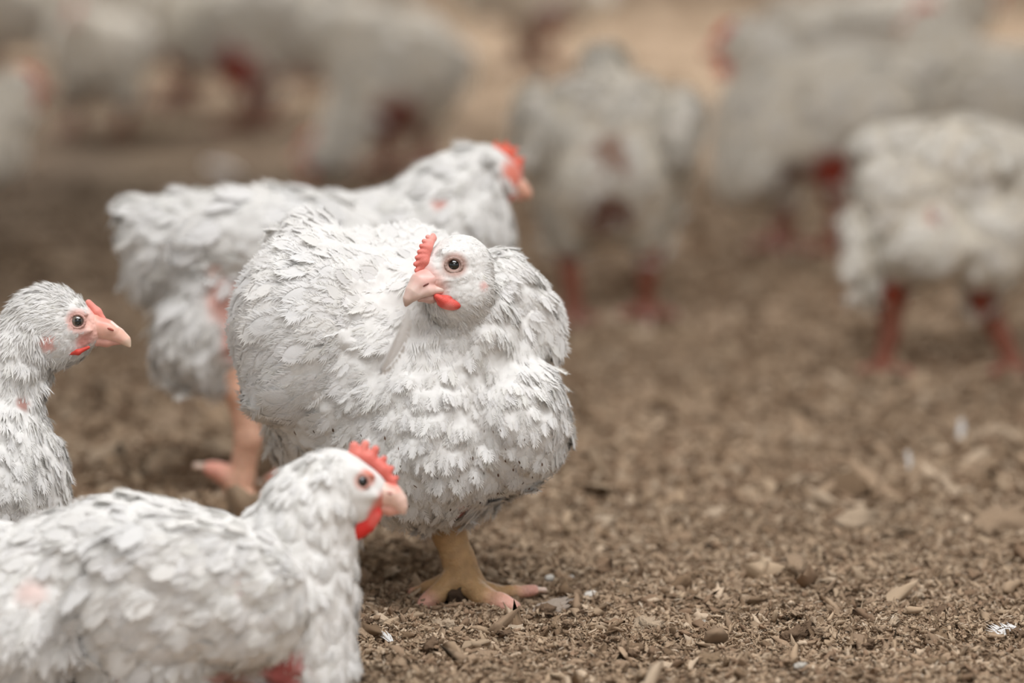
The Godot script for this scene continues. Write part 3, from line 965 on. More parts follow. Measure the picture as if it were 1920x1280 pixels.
	var g := [guide(560, 1100, 130, 0.1, 0.95, 0.1, 32, "soft", 6, 10.5), guide(640, 1150, 60, 0.1, 0.95, 0, 32, "soft", 7, 10.5), guide(600, 1250, 120, 0, 1, 0, 34, "soft", 8, 11), guide(570, 1000, 90, -0.1, 0.95, 0.1, 30, "soft", 6, 10), guide(520, 960, 60, -0.5, 0.8, 0, 30, "soft", 7, 10), guide(610, 980, 70, 0.0, 1, 0, 30, "soft", 7, 10),
		guide(300, 950, 40, -0.9, -0.1, 0, 46, "cover", 7, 15), guide(160, 940, 20, -0.8, -0.2, 0, 52, "cover", 14, 16), guide(430, 990, 90, -0.9, 0.1, 0, 42, "cover", 7, 14), guide(40, 1050, 80, -0.7, 0.4, 0, 50, "cover", 10, 16), guide(20, 1180, 150, -0.5, 0.8, 0, 50, "down", 20, 13), guide(110, 1230, 150, -0.4, 0.9, 0, 50, "down", 16, 13), guide(300, 1100, -170, -0.9, 0.3, 0, 70, "cover", 9, 30)]
	plumage(o, [scatter(tr, g, under, 0.03)])
	var fg := [guide(630, 850, 30, -0.9, 0.1, 0, 18, "face", 5, 6), guide(600, 890, 60, -0.8, 0.5, 0, 22, "soft", 5, 8), guide(650, 900, 60, -0.95, 0.2, 0, 15, "face", 6, 6.5), guide(670, 935, 56, -0.9, 0.4, 0, 14, "face", 6, 6), guide(640, 980, 50, -0.3, 0.9, 0, 26, "soft", 10, 9), guide(705, 905, 40, -0.9, 0.0, 0.1, 10, "face", 6, 7), guide(620, 900, -50, -0.9, 0.3, 0, 24, "face", 6, 10)]
	plumage(o, [scatter(hd, fg, bare, 0.03)], "face_plumage")
	for w in [70, -70]:
		leg(o, [[380, 1255, w, 34], [420, 1282, w, 30]], [[[430, 1284, w, 20], [480, 1292, w + 10, 15], [510, 1296, w + 16, 12]], [[430, 1284, w, 20], [470, 1298, w + 40, 14], [490, 1304, w + 60, 11]], [[430, 1284, w, 20], [470, 1286, w - 30, 14], [490, 1286, w - 50, 11]]])

func walking_hen() -> void:
	begin_sketch(4.19, Vector3.ZERO)
	var foot := ground_base(460, 940)
	base = foot
	var o := thing("hen", "white hen striding behind the fluffed hen with raised tail and bald pink flank", "hen", foot, "white hens")
	var trunk := [ell(540, 470, 0, 240, 112, 130, -2, 0, 70), ell(840, 440, 0, 110, 110, 100, 20, 0, 60), ell(340, 450, 0, 110, 84, 100, 6, 0, 60), ell(260, 404, 0, 42, 34, 40, 20, 0, 24), ell(300, 505, 0, 56, 60, 70, 30, 0, 30), ell(355, 640, 50, 66, 74, 56, -20, 0, 40), ell(700, 480, 0, 170, 110, 120, 0, 0, 60), ell(500, 385, 0, 70, 26, 70, 0, 0, 30)]
	trunk.append_array(chain([[420, 540, 50, 84], [390, 620, 56, 66], [420, 680, 56, 36]], 50))
	trunk.append_array(chain([[500, 540, -60, 80], [520, 640, -70, 50]], 50))
	trunk.append_array(chain([[800, 430, 0, 96], [850, 375, 0, 76], [895, 335, 0, 60]], 50))
	trunk.append(ell(910, 440, 0, 48, 70, 60, 0, 0, 40))
	var tr := surface(trunk, 9.0 * unit, 9.0 * unit, 45.0 * unit)
	var skull := [ell(905, 325, 0, 52, 50, 42, -6, 0, 24), ell(945, 342, 0, 34, 42, 32, -20, 0, 20)]
	skull.append_array(chain([[860, 365, 0, 70], [898, 335, 0, 56]], 30))
	var hd := surface(skull, 4.5 * unit)
	var under := [patch(440, 560, 130, 74, "c99a8e", 0.45), patch(450, 640, 100, 60, "c08d80", 0.4), patch(824, 388, 90, 24, "c27a6c", 0.5), patch(410, 500, 120, 40, "d8bdb2", 0.3)]
	var bare := [patch(955, 330, 20, 40, "d8806e", 0.4), patch(924, 330, 40, 20, "b0a09a", 0.4)]
	part("body", to_mesh([tr, hd], lin("dcdad6"), bare + under, 0.05), M.body, o)
	var ridge := chain([[925, 282, 0, 9], [950, 288, 0, 13], [968, 312, 0, 10], [974, 330, 0, 7]], 8)
	for t in [[930, 280, 930, 268], [944, 280, 950, 268], [958, 290, 968, 278], [968, 306, 980, 298]]:
		ridge.append_array(chain([[t[0], t[1], 0, 7], [t[2], t[3], 0, 4]], 5))
	soft("comb", ridge, 2.2, "d9654f", o)
	for s in [1.0, -1.0]:
		soft("wattle", [ell(932, 380, 18 * s, 20, 20, 8, 30, 0, 10), ell(950, 366, 18 * s, 14, 14, 8, 0, 0, 10)], 2.2, "d0604e", o)
		eyeball(o, at(921, 331, 33 * s), 11.0 * unit, way(0.3, 0.05, s), "4a3c34", 0.7)
	soft("upper_beak", chain([[958, 345, 0, 20], [975, 352, 0, 14], [988, 362, 0, 7], [992, 370, 0, 3]], 12), 2.2, "d9a48c", o, [], M.beak)
	soft("lower_beak", chain([[955, 362, 0, 12], [972, 366, 0, 9], [984, 368, 0, 5]], 8), 2.2, "c98f7c", o, [], M.beak)
	var ws := surface([ell(560, 450, 110, 170, 84, 50, -6, 0, 50), ell(430, 440, 110, 90, 56, 40, 14, 0, 50)], 9.0 * unit, 8.0 * unit, 50.0 * unit)
	var wing := part("wing", to_mesh([ws], lin("dcdad6"), [], 0.05), M.body, o)
	var wf := scatter(ws, [guide(620, 440, 150, -0.95, 0.1, 0, 64, "contour", 8, 30), guide(450, 450, 150, -0.9, 0.2, 0, 84, "contour", 9, 34), guide(500, 450, 40, 0, 1, 0, 70, "", 9, 34)], [])
	single_feathers(wing, wf["contour"], "contour", 200)
	var g := [guide(260, 400, 30, -0.8, -0.4, 0, 44, "cover", 22, 15), guide(330, 400, 60, -0.9, -0.1, 0, 50, "cover", 12, 17), guide(520, 370, 40, -0.9, 0, 0, 54, "cover", 14, 17), guide(720, 390, 60, -0.9, 0.1, 0, 50, "cover", 8, 17), guide(830, 360, 70, -0.7, 0.5, 0, 40, "soft", 7, 14), guide(900, 440, 60, 0, 1, 0, 40, "soft", 8, 14),
		guide(280, 490, 60, -0.5, 0.7, 0, 46, "down", 26, 14), guide(350, 560, 100, -0.4, 0.8, 0, 46, "down", 22, 14), guide(350, 660, 90, -0.3, 0.9, 0, 44, "down", 20, 13), guide(600, 540, 120, -0.3, 0.9, 0, 46, "soft", 10, 16), guide(600, 450, -120, -0.9, 0.2, 0, 60, "cover", 10, 30)]
	plumage(o, [scatter(tr, g, under, 0.03)])
	plumage(o, [scatter(hd, [guide(880, 290, 20, -0.9, 0.2, 0, 26, "face", 7, 9), guide(890, 340, 45, -0.9, 0.4, 0, 24, "face", 7, 9), guide(940, 340, 30, -0.9, 0.2, 0, 12, "face", 7, 11)], bare, 0.03)], "face_plumage")
	leg(o, [[425, 660, 56, 40], [452, 735, 54, 28], [466, 820, 40, 24], [452, 900, 20, 24], [448, 925, 16, 26]], [[[455, 930, 20, 18], [500, 944, 34, 14], [520, 948, 40, 12]], [[452, 932, 30, 18], [480, 952, 64, 13], [495, 956, 80, 11]], [[456, 928, 0, 18], [490, 932, -20, 13], [510, 934, -30, 11]], [[440, 905, 20, 20], [412, 884, 20, 16], [394, 878, 20, 14]]], "dcae94", "e0a08e")
	leg(o, [[520, 640, -70, 40], [540, 740, -70, 28], [545, 840, -60, 24], [540, 890, -56, 26]], [[[548, 896, -50, 18], [590, 908, -40, 14], [610, 910, -36, 12]], [[545, 900, -40, 18], [575, 916, -10, 13]], [[545, 896, -60, 18], [580, 898, -86, 13]], [[530, 896, -56, 14], [505, 900, -56, 10]]], "c9a488", "e0a08e")

# a hen of the flock behind, in its own axes: x forward, y up, metres at size 1; head = [forward, height, aside]
var proto := {}
func flock_parts() -> void:   # head and leg parts shared by the flock, about the head's centre and the hock's foot
	begin_local(Vector3.ZERO, 0, 1.0)
	var h := Node3D.new()
	soft("comb", chain([[-0.005, 0.032, 0, 0.006], [0.018, 0.030, 0, 0.008], [0.034, 0.014, 0, 0.005]], 0.004), 0.0026, "c9523f", h)
	for s in [-1.0, 1.0]:
		soft("wattle", [ell(0.022, -0.030, 0.008 * s, 0.011, 0.013, 0.004)], 0.0026, "bb3527", h)
		eyeball(h, at(0.010, 0.003, 0.021 * s), 0.0058, way(0.3, 0, s), "4a3c34", 0.7)
	soft("upper_beak", chain([[0.03, 0, 0, 0.011], [0.046, -0.006, 0, 0.007], [0.054, -0.014, 0, 0.002]], 0.008), 0.0024, "d6a48e", h, [], M.beak)
	soft("lower_beak", chain([[0.028, -0.010, 0, 0.007], [0.046, -0.013, 0, 0.003]], 0.005), 0.0022, "c4917c", h, [], M.beak)
	proto.head = h
	var l := Node3D.new()
	leg(l, [[-0.02, 0.085, 0, 0.018], [-0.025, 0.055, 0, 0.0125], [-0.008, 0.022, 0, 0.0125]], [[[0, 0.014, 0, 0.010], [0.035, 0.009, 0, 0.008], [0.055, 0.006, 0, 0.006]], [[0, 0.014, 0, 0.009], [0.025, 0.008, 0.025, 0.007], [0.036, 0.005, 0.036, 0.005]], [[0, 0.014, 0, 0.009], [0.025, 0.008, -0.025, 0.007], [0.036, 0.005, -0.036, 0.005]], [[-0.012, 0.016, 0, 0.008], [-0.035, 0.008, 0, 0.006], [-0.045, 0.005, 0, 0.005]]], "86523f", "9a6555")
	proto.leg = l.get_child(0)
	for s in [-1.0, 1.0]:
		var ws := surface([ell(-0.01, 0.058, 0.084 * s, 0.11, 0.058, 0.028, -8.0, 0, 0.05), ell(-0.09, 0.056, 0.074 * s, 0.075, 0.04, 0.022, 4.0, 0, 0.05)], 0.009, 0.005, 0.03)
		var wing := part("wing", to_mesh([ws], lin("d6cebf"), [], 0.05), M.body, h)
		plumage(wing, [scatter(ws, [guide(0.05, 0.04, 0.11 * s, -0.9, -0.2, 0, 0.05, "plain", 8, 0.014), guide(-0.1, 0.03, 0.09 * s, -0.9, -0.2, 0, 0.06, "plain", 8, 0.016)], [])], "wing_feathers")
		h.remove_child(wing)
		proto["wing%d" % s] = wing

func flock_hen(px: float, py: float, size: float, yaw: float, lean: float, head: Array, label: String, bald := "", droop := 0.0) -> void:
	var foot := ground_base(px, py)
	begin_local(Vector3.ZERO, 0, 1.0)
	var o := thing("hen", label, "hen", foot, "white hens")
	o.rotation.y = deg_to_rad(yaw)
	o.scale = Vector3.ONE * size
	var tilt := Basis(Vector3(0, 0, 1), deg_to_rad(lean))
	var r := func(x: float, y: float, z: float) -> Vector3: return tilt * (Vector3(x, y, z) - Vector3(0, 0.17, 0)) + Vector3(0, 0.17, 0)
	var e := func(x: float, y: float, z: float, a: float, b: float, c: float, roll := 0.0) -> Dictionary:
		var p: Vector3 = r.call(x, y, z)
		return ell(p.x, p.y, p.z, a, b, c, roll + lean, 0, 0.05)
	var hx: float = head[0]
	var hy: float = head[1]
	var hz: float = head[2]
	var n0: Vector3 = r.call(0.10, 0.235, 0.0)
	var mid := Vector3(lerpf(n0.x, hx, 0.55) + 0.015, lerpf(n0.y, hy, 0.5), lerpf(n0.z, hz, 0.5))
	var trunk := [e.call(0, 0.205, 0, 0.15, 0.095, 0.098), e.call(0.09, 0.195, 0, 0.085, 0.09, 0.088), e.call(-0.11, 0.225, 0, 0.075, 0.065, 0.075), e.call(-0.175, 0.262, 0, 0.035, 0.028, 0.036, 30.0), e.call(-0.12, 0.175, 0, 0.055, 0.055, 0.065)]
	for s in [-1.0, 1.0]:
		trunk.append_array(chain([[-0.02, 0.16, 0.06 * s, 0.055], [-0.01, 0.115, 0.065 * s, 0.036], [-0.02, 0.088, 0.065 * s, 0.02]], 0.04))
	trunk.append_array(chain([[n0.x, n0.y, n0.z, 0.062], [mid.x, mid.y, mid.z, 0.04], [hx - 0.012, hy - 0.008, hz, 0.028]], 0.04))
	trunk.append(ell(hx, hy, hz, 0.036, 0.03, 0.025, 0, 0, 0.015))
	var tr := surface(trunk, 0.011, 0.010, 0.05)
	var bare := [[at(hx + 0.022, hy - 0.004, hz), 0.03, lin("c9705f"), 0.4]]
	if bald:
		for s in [-1.0, 1.0]:
			bare.append([at(0.0, 0.125, 0.075 * s), 0.075, lin(bald), 0.6])
		bare.append([at(-0.11, 0.14, 0.0), 0.07, lin(bald), 0.6])
		bare.append([at(-0.17, 0.215, 0.0), 0.05, lin("b59c90"), 0.3])
	part("body", to_mesh([tr], lin("d6cebf"), bare, 0.05), M.body, o)
	for c in proto.head.get_children():
		var k: MeshInstance3D = c.duplicate()
		k.position += Vector3(hx, hy, hz)
		o.add_child(k, true)
	for s in [-1.0, 1.0]:
		var wing: MeshInstance3D = proto["wing%d" % s].duplicate()
		o.add_child(wing, true)
		wing.position = Vector3(0, 0.17, 0)
		wing.rotation.z = deg_to_rad(lean - droop)
		var lg: MeshInstance3D = proto.leg.duplicate()
		o.add_child(lg, true)
		lg.position.z = 0.065 * s
	var g := [guide(-0.19, 0.27, 0, -0.8, 0.5, 0, 0.04, "plain", 14, 0.014), guide(0, 0.30, 0, -0.95, 0, 0, 0.04, "plain", 7, 0.015), guide(0.12, 0.2, 0, 0.1, -0.9, 0, 0.034, "plain", 8, 0.013), guide(hx - 0.02, hy - 0.03, hz, -0.4, -0.9, 0, 0.026, "plain", 7, 0.012), guide(-0.15, 0.16, 0, -0.6, -0.7, 0, 0.034, "down", 16, 0.013), guide(0, 0.11, 0, -0.2, -0.9, 0, 0.034, "plain", 12, 0.013)]
	plumage(o, [scatter(tr, g, bare, 0.03)])

func flock() -> void:
	tone = Color(0.98, 0.95, 0.89)
	flock_parts()
	# three of the flock sketched one by one: trunk, wings [x, y, w, rx, ry, rw, roll], head [x, y, w, yaw], bald and darker patches, legs
	posed_hen(1140, 600, "white hen seen from behind in the open litter, head just above its round back",
		func() -> Array: return [ell(1140, 275, -20, 156, 126, 140, 0, 0, 60), ell(1140, 215, 0, 118, 66, 110, 0, 0, 60), ell(1140, 350, 20, 124, 90, 120, 0, 0, 60), ell(1140, 415, 0, 84, 42, 80, 0, 0, 50), ell(1140, 190, 60, 60, 40, 60, 0, 0, 50)] + chain([[1066, 395, 0, 50], [1062, 452, 0, 30]], 40) + chain([[1216, 395, 0, 50], [1222, 452, 0, 30]], 40) + chain([[1132, 200, -110, 62], [1130, 128, -150, 46]], 40),
		[[1012, 250, 30, 48, 94, 90, 8], [1270, 258, 30, 46, 94, 90, -8]], [1128, 142, -165, 95], [[1150, 300, 140, 70, "8f7466"], [1140, 412, 110, 70, "6b4a3e"]], [0.1, -0.2, 0.9],  # brown patch at the vent, a darker one low on the rear
		[[[1062, 445, 0, 28], [1070, 520, 0, 17], [1078, 588, 0, 17]], [[1222, 445, 0, 28], [1214, 520, 0, 17], [1210, 575, -20, 17]]])
	posed_hen(1520, 470, "white hen facing sideways with arched neck, red face and bright breast, in the farther row",
		func() -> Array: return [ell(1570, 190, 0, 150, 105, 115, 10, 0, 60), ell(1425, 235, 20, 88, 112, 95, -10, 0, 60), ell(1395, 320, 30, 62, 66, 70, -30, 0, 40), ell(1700, 140, 0, 60, 40, 60, 20, 0, 40)] + chain([[1540, 270, 40, 80], [1560, 340, 40, 34]], 40) + chain([[1450, 290, -30, 70], [1455, 370, -30, 34]], 40) + chain([[1445, 170, 0, 62], [1430, 100, 0, 40], [1395, 78, 0, 34]], 40),
		[[1600, 190, 100, 125, 74, 40, 8]], [1383, 90, 0, 195], [[1565, 330, 90, 70, "8a3c2e"], [1480, 350, 60, 60, "6a3a30"]], [0.95, -0.25, 0.0],
		[[[1560, 335, 40, 30], [1574, 400, 40, 17], [1560, 455, 40, 17]], [[1455, 360, -30, 26], [1470, 405, -30, 16], [1458, 445, -30, 16]]])
	posed_hen(1770, 697, "large white hen from behind at the edge of the frame, red legs planted apart",
		func() -> Array: return [ell(1795, 330, 0, 165, 112, 130, 0, 0, 60), ell(1690, 345, 60, 84, 112, 90, 0, 0, 50), ell(1652, 268, 60, 44, 38, 44, 0, 0, 24), ell(1742, 455, 70, 84, 80, 84, 0, 0, 24), ell(1862, 450, 60, 70, 100, 80, 0, 0, 24), ell(1920, 380, -40, 110, 110, 110, 0, 0, 60)] + chain([[1672, 480, 20, 56], [1670, 570, 20, 28]], 40) + chain([[1850, 500, 20, 60], [1845, 572, 20, 28]], 40) + chain([[1950, 330, -60, 80], [2020, 300, -90, 50], [2040, 300, -100, 40]], 40),
		[[1622, 470, 66, 26, 100, 40, 10], [1800, 290, 100, 120, 66, 50, -8]], [2045, 300, -100, 10], [[1760, 400, 150, 30, "a8605a"], [1672, 560, 40, 60, "8a3c2a"], [1845, 560, 60, 50, "8a3c2a"]], [-0.9, 0.4, 0.3],
		[[[1670, 560, 20, 30], [1668, 630, 20, 18], [1654, 684, 24, 18]], [[1845, 565, 20, 30], [1878, 632, 20, 18], [1900, 684, 24, 18]]])
	flock_hen(1650, 300, 1.1, 10, 4, [0.19, 0.32, 0.0], "white hen farthest back, side-on above the hen with arched neck")
	flock_hen(1885, 430, 1.05, 160, 6, [0.13, 0.33, 0.0], "greyish white hen with upright neck standing behind the hen with red legs")
	flock_hen(-125, 455, 0.9, -8, 0, [0.175, 0.29, 0.0], "white hen entering past the frame's edge, red face and wattle showing")
	flock_hen(-45, 185, 1.1, 170, 6, [0.16, 0.33, 0.0], "white hen with dark red bald belly in the back corner", "6e2216")
	flock_hen(185, 250, 0.85, 255, 10, [0.13, 0.30, 0.0], "small white hen facing the lens between two red-bellied hens")
	flock_hen(335, 195, 1.05, 190, 4, [0.15, 0.30, 0.02], "white hen with red bald belly, second from the back corner", "8a2c1e")
	flock_hen(470, 235, 1.1, 165, 2, [0.16, 0.31, 0.0], "white hen with big raw red belly standing behind the striding hen", "94382a")
	posed_hen(740, 320, "white hen bending its pale neck down to peck the litter",
		func() -> Array: return [ell(745, 115, 0, 118, 100, 105, 0, 0, 60), ell(680, 105, 40, 70, 76, 70, 0, 0, 50), ell(640, 55, 10, 80, 44, 66, -8, 0, 50), ell(745, 190, 30, 74, 44, 80, 0, 0, 50)] + chain([[715, 190, 60, 50], [722, 232, 50, 26]], 40) + chain([[785, 190, 0, 50], [790, 228, 0, 26]], 40) + chain([[688, 140, 60, 46], [645, 225, 80, 34], [610, 275, 90, 30]], 40),
		[[770, 110, 90, 100, 62, 40, -6]], [602, 288, 90, 200], [[740, 225, 90, 74, "7c463a"]], [0.9, 0.3, 0.0],
		[[[722, 225, 50, 24], [732, 268, 50, 15], [722, 306, 50, 15]], [[790, 222, 0, 24], [798, 262, 0, 15], [790, 300, 0, 15]]])
	flock_hen(1010, 130, 1.1, 20, 0, [0.18, 0.33, 0.0], "white hen with brownish belly half out of the top of the frame", "7c4a3c")
	flock_hen(150, 125, 1.1, 20, 0, [0.17, 0.33, 0.0], "white hen in the farthest row above the small hen facing the lens", "6e2a1e")
	flock_hen(600, 150, 1.1, 190, 0, [0.17, 0.33, 0.0], "white hen in the farthest row between the red-bellied and the pecking hen", "7a3a2c")
	tone = Color(1, 1, 1)
	litter_things()

func posed_hen(px: float, py: float, label: String, trunk_of: Callable, wings: Array, head: Array, bald: Array, flow: Array, legs: Array) -> void:
	var foot := ground_base(px, py)
	begin_sketch((foot - CAM).dot(-CB.z), foot)
	var o := thing("hen", label, "hen", foot, "white hens")
	var trunk: Array = trunk_of.call()
	trunk.append(ell(head[0], head[1], head[2], 40, 36, 32, 0, 0, 14))
	var tr := surface(trunk, 14.0 * unit, 9.0 * unit, 60.0 * unit)
	var bare := []
	for q in bald:
		bare.append(patch(q[0], q[1], q[2], q[3], q[4], 0.45))
	part("body", to_mesh([tr], lin("d6cebf"), bare, 0.05), M.body, o)
	var g := []
	for q in trunk:
		if q.t == 0:
			g.append([q.c, way(flow[0], flow[1], flow[2]), 46 * unit, "plain", 9.0, 17.0 * unit])
	plumage(o, [scatter(tr, g, bare)])
	for w in wings:
		var ws := surface([ell(w[0], w[1], w[2], w[3], w[4], w[5], w[6])], 12.0 * unit, 7.0 * unit, 50.0 * unit)
		var wing := part("wing", to_mesh([ws], lin("d6cebf"), [], 0.05), M.body, o)
		plumage(wing, [scatter(ws, [[at(w[0], w[1], w[2]), way(flow[0], flow[1] + 0.4, flow[2]), 54 * unit, "plain", 8.0, 19.0 * unit]], [])], "wing_feathers")
	var turned := Basis(Vector3.UP, deg_to_rad(head[3])).scaled(Vector3.ONE * 1.1)
	for c in proto.head.get_children():
		var k: MeshInstance3D = c.duplicate()
		k.transform = Transform3D(turned, at(head[0], head[1], head[2]) + turned * k.position)
		o.add_child(k, true)
	for l in legs:
		var e: Array = l[2]
		leg(o, l, [[[e[0], e[1] + 6, e[2] + 10, 13], [e[0] + 4, e[1] + 20, e[2] + 40, 10], [e[0] + 6, e[1] + 26, e[2] + 62, 8]], [[e[0], e[1] + 6, e[2], 13], [e[0] + 36, e[1] + 12, e[2] + 16, 9], [e[0] + 54, e[1] + 15, e[2] + 20, 7]], [[e[0], e[1] + 6, e[2], 13], [e[0] - 32, e[1] + 12, e[2] + 18, 9], [e[0] - 46, e[1] + 15, e[2] + 24, 7]], [[e[0], e[1] + 4, e[2] - 8, 11], [e[0] - 6, e[1] + 6, e[2] - 50, 8]]], "7e4c3a", "9a6555")

func lay(called: String, label: String, category: String, px: float, py: float, mesh: Mesh, mat: Material, basis_: Basis, up := 0.0, group := "") -> void:
	var p := ground_at(px, py)
	var o := part(called, mesh, mat, self)
	o.transform = Transform3D(basis_, Vector3(p.x, fine_height(p.x, p.z) + up, p.z))
	o.set_meta("label", label)
	o.set_meta("category", category)
	if group:
		o.set_meta("group", group)

func litter_things() -> void:
	var flat := Basis.from_euler(Vector3(0, 0.6, 0.12))
	lay("wood_chip", "grey-brown splintered wood chip lying by the fluffed hen's toes", "wood chip", 1034, 1146, chunk(16, 0.4, 0.45), M.chip, Basis.from_euler(Vector3(0.35, 0.75, 0.2)) * Basis.from_scale(Vector3(0.027, 0.013, 0.013)), 0.009)
	lay("pellet", "round white pellet on the litter past the wood chip", "pellet", 1107, 1117, chunk(14, 0.7, 0.12), M.white_bit, flat.scaled_local(Vector3(0.008, 0.0065, 0.0075)), 0.005)
	lay("pellet", "small white crumb at the tip of the hen's longest toe", "pellet", 1030, 1101, chunk(12, 0.7, 0.3), M.white_bit, flat.scaled_local(Vector3.ONE * 0.0052), 0.005)
	lay("pellet", "tiny white crumb behind the wood chip", "pellet", 1070, 1086, chunk(12, 0.7, 0.3), M.white_bit, flat.scaled_local(Vector3.ONE * 0.0042), 0.004)
	lay("shade_lump", "added dark brown lump standing for the shade under the hen's foot", "shade_lump", 866, 1132, chunk(16, 0.75, 0.4), M.shade_lump, flat.scaled_local(Vector3(0.016, 0.015, 0.012)), 0.007)  # dark lump added in place of the shade below the leg
	lay("flake", "pale grey flake in the litter below the hen's foot", "flake", 885, 1228, chunk(14, 0.3, 0.5), M.pale, flat.scaled_local(Vector3(0.011, 0.008, 0.010)), 0.003)
	lay("flake", "whitish flake alone in the open litter", "flake", 1310, 1170, chunk(14, 0.3, 0.5), M.pale, flat.scaled_local(Vector3(0.012, 0.008, 0.009)), 0.003)
	lay("flake", "blurred pale flake in the litter behind the hen's foot", "flake", 1130, 985, chunk(14, 0.45, 0.5), M.pale_tan, flat.scaled_local(Vector3(0.017, 0.014, 0.012)), 0.004)
	lay("flake", "tan flat flake in front of the wood chip", "flake", 960, 1186, chunk(14, 0.3, 0.5), M.pale_tan, flat.scaled_local(Vector3(0.014, 0.012, 0.012)), 0.003)
	lay("flake", "pale crumb at the bottom edge of the litter", "flake", 1500, 1268, chunk(12, 0.5, 0.4), M.pale, flat.scaled_local(Vector3.ONE * 0.006), 0.003)
	lay("clump", "large tan clump of caked litter in the open middle ground", "clump", 1600, 985, chunk(16, 0.6, 0.6), M.clod_2, flat.scaled_local(Vector3(0.024, 0.02, 0.02)), 0.006)
	lay("clump", "broad dark-edged clump of caked litter by the frame's edge", "clump", 1880, 995, chunk(16, 0.4, 0.6), M.clod_0, flat.scaled_local(Vector3(0.045, 0.035, 0.03)), 0.008)
	lay("loose_feather", "white feather standing upright in the open litter", "feather", 1706, 884, FEATHER.quill[0], M.feather_a, Basis.from_euler(Vector3(-0.1, 0.9, -0.12)).scaled_local(Vector3.ONE * 0.035), 0.0)
	lay("loose_feather", "greyish feather standing behind the upright white one", "feather", 1798, 832, FEATHER.quill[1], M.feather_b, Basis.from_euler(Vector3(-0.1, 0.5, -0.3)).scaled_local(Vector3.ONE * 0.03), 0.0)
	lay("loose_feather", "white down feather on the litter at the frame's edge", "feather", 1925, 1195, FEATHER.soft[0], M.feather_a, Basis.from_euler(Vector3(-1.0, 0.3, 1.2)).scaled_local(Vector3.ONE * 0.034), 0.006)
	lay("loose_feather", "wispy down feather on the litter under the crouching hen's breast", "feather", 735, 1205, FEATHER.hair[0], M.feather_b, Basis.from_euler(Vector3(-1.3, 0.9, -0.4)).scaled_local(Vector3.ONE * 0.026), 0.004)
	lay("loose_feather", "small white feather on the litter behind the striding hen's back", "feather", 450, 330, FEATHER.quill[1], M.feather_a, Basis.from_euler(Vector3(-1.1, 0.7, 0.6)).scaled_local(Vector3.ONE * 0.075), 0.01)
	# the feather that hangs below the fluffed hen's beak
	begin_sketch(3.42, Vector3.ZERO)
	var o := part("loose_feather", FEATHER.quill[0], M.feather_b, self)
	var top := at(770, 580)
	var tip := at(722, 716)
	var y := tip - top
	var z := CB * Vector3(0.85, 0.1, 0.5)
	z = (z - y * z.dot(y) / y.length_squared()).normalized()
	o.transform = Transform3D(Basis(y.cross(z), y, z * y.length()), top)
	o.set_meta("label", "thin grey-white feather drifting below the fluffed hen's beak")
	o.set_meta("category", "feather")


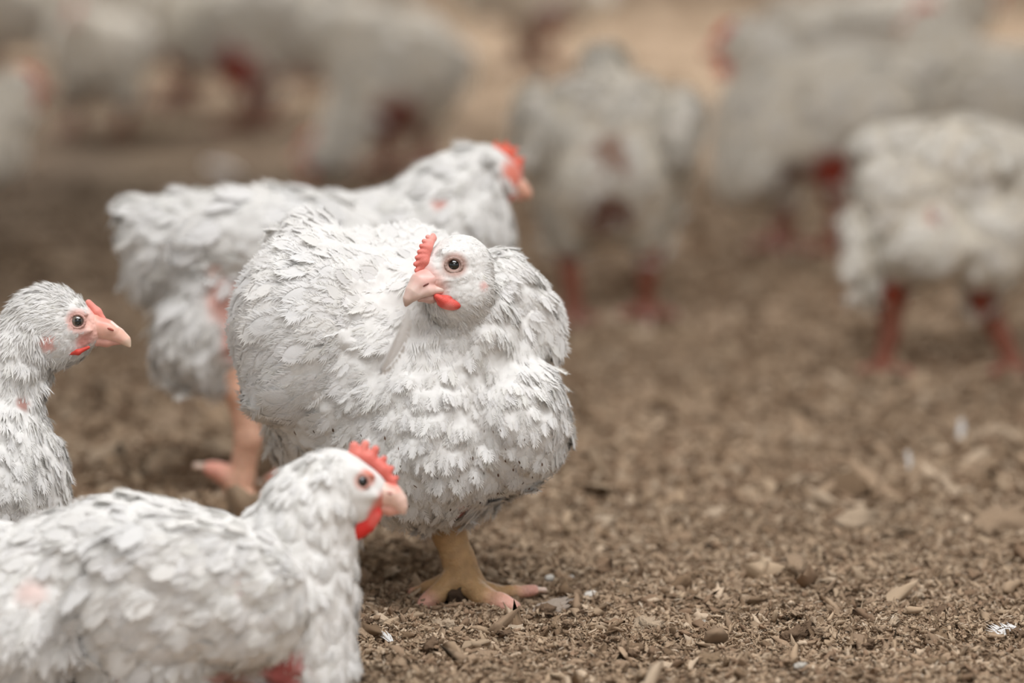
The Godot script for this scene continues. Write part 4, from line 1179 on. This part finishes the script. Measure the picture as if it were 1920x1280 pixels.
func make_materials() -> void:
	var f := StandardMaterial3D.new()
	f.vertex_color_use_as_albedo = true
	f.albedo_color = Color(0.935, 0.928, 0.918)
	f.roughness = 0.75
	f.metallic_specular = 0.3
	f.backlight_enabled = true
	f.backlight = Color(0.72, 0.72, 0.72)
	M.feather = f
	for k in [["feather_a", Color(0.935, 0.928, 0.918)], ["feather_b", Color(0.915, 0.91, 0.9)], ["feather_c", Color(0.94, 0.93, 0.91)]]:
		var g: StandardMaterial3D = f.duplicate()
		g.vertex_color_use_as_albedo = false
		g.albedo_color = k[1]
		M[k[0]] = g
	var d := StandardMaterial3D.new()
	d.vertex_color_use_as_albedo = true
	d.roughness = 0.9
	M.fleck = d
	var b := StandardMaterial3D.new()
	b.vertex_color_use_as_albedo = true
	b.roughness = 0.8
	b.metallic_specular = 0.25
	M.body = b
	var grain := NoiseTexture2D.new()
	var fn := FastNoiseLite.new()
	fn.seed = 3
	fn.noise_type = FastNoiseLite.TYPE_CELLULAR
	fn.frequency = 0.06
	grain.noise = fn
	grain.width = 256
	grain.height = 256
	grain.seamless = true
	var s := StandardMaterial3D.new()
	s.vertex_color_use_as_albedo = true
	s.roughness = 0.55
	s.metallic_specular = 0.4
	s.subsurf_scatter_enabled = true
	s.subsurf_scatter_strength = 0.12
	s.heightmap_enabled = true
	s.heightmap_texture = grain
	s.heightmap_scale = 0.06
	s.uv1_triplanar = true
	s.uv1_scale = Vector3.ONE * 30.0
	M.skin = s
	var c: StandardMaterial3D = s.duplicate()
	c.heightmap_scale = 0.03
	c.uv1_scale = Vector3.ONE * 60.0
	c.roughness = 0.5
	M.comb = c
	var k := StandardMaterial3D.new()
	k.vertex_color_use_as_albedo = true
	k.roughness = 0.38
	k.subsurf_scatter_enabled = true
	k.subsurf_scatter_strength = 0.1
	M.beak = k
	var e := StandardMaterial3D.new()
	e.vertex_color_use_as_albedo = true
	e.roughness = 0.12
	e.clearcoat_enabled = true
	e.clearcoat = 1.0
	e.clearcoat_roughness = 0.03
	M.eye = e
	var gn := NoiseTexture2D.new()
	var gf := FastNoiseLite.new()
	gf.seed = 8
	gf.frequency = 0.02
	gf.fractal_octaves = 5
	gn.noise = gf
	gn.width = 512
	gn.height = 512
	gn.seamless = true
	var l := StandardMaterial3D.new()
	l.vertex_color_use_as_albedo = true
	l.roughness = 0.95
	l.metallic_specular = 0.2
	l.heightmap_enabled = true
	l.heightmap_texture = gn
	l.heightmap_scale = 0.5
	l.uv1_triplanar = true
	l.uv1_world_triplanar = true
	l.uv1_scale = Vector3.ONE * 9.0
	M.litter = l
	var wl := StandardMaterial3D.new()
	wl.albedo_color = Color(0.86, 0.85, 0.83)
	wl.roughness = 0.9
	M.wall = wl
	var lm := StandardMaterial3D.new()
	lm.albedo_color = Color(0.9, 0.9, 0.9)
	lm.emission_enabled = true
	lm.emission = Color(0.985, 0.99, 1.0)
	lm.emission_energy_multiplier = 1.0
	M.added_glow = lm
	var q := StandardMaterial3D.new()
	q.vertex_color_use_as_albedo = true
	q.roughness = 0.95
	q.metallic_specular = 0.2
	M.crumb = q
	for k2 in [["chip", "a8998a"], ["white_bit", "ece6dc"], ["shade_lump", "4a3828"], ["pale", "cfc8bc"], ["pale_tan", "b9a58d"]]:
		var y := StandardMaterial3D.new()
		y.albedo_color = Color(k2[1])
		y.roughness = 0.85
		y.heightmap_enabled = true
		y.heightmap_texture = gn
		y.heightmap_scale = 0.08
		y.uv1_triplanar = true
		y.uv1_scale = Vector3(0.3, 2.0, 2.0) if k2[0] == "chip" else Vector3.ONE
		M[k2[0]] = y
	for i in 4:
		var z := StandardMaterial3D.new()
		z.albedo_color = Color(["9d8770", "8a755e", "b09c85", "725e4c"][i])
		z.roughness = 0.95
		z.metallic_specular = 0.2
		z.heightmap_enabled = true
		z.heightmap_texture = gn
		z.heightmap_scale = 0.15
		z.uv1_triplanar = true
		z.uv1_world_triplanar = true
		z.uv1_scale = Vector3.ONE * 25.0
		M["clod_%d" % i] = z

func _ready() -> void:
	# --- camera ---
	var cam := Camera3D.new()
	cam.name = "camera"
	add_child(cam)
	cam.transform = Transform3D(CB, CAM)
	var lens := CameraAttributesPhysical.new()
	lens.frustum_focal_length = 35.0 / (1280.0 / F)
	lens.frustum_focus_distance = 3.57
	lens.frustum_near = 0.1
	lens.frustum_far = 100.0
	lens.exposure_aperture = lens.frustum_focal_length / 60.0
	lens.exposure_shutter_speed = 100.0
	lens.exposure_sensitivity = 100.0
	lens.exposure_multiplier = 1.0
	cam.attributes = lens
	cam.fov = rad_to_deg(2.0 * atan(640.0 / F))
	# --- light: unseen overhead panels added to light the hens, each with its own light ---
	var env := Environment.new()
	env.background_mode = Environment.BG_COLOR
	env.background_color = Color(0.8, 0.82, 0.84)
	env.tonemap_mode = Environment.TONE_MAPPER_LINEAR
	env.tonemap_exposure = 0.94
	env.sdfgi_enabled = true
	env.ssao_enabled = true
	env.ssil_enabled = true
	var we := WorldEnvironment.new()
	we.name = "world_environment"
	we.environment = env
	add_child(we)
	# --- build ---
	rng = RandomNumberGenerator.new()
	rng.seed = 20240
	noise = FastNoiseLite.new()
	noise.seed = 5
	noise.fractal_octaves = 2
	make_materials()
	make_feathers()
	make_shed()
	make_ground()
	build_birds()
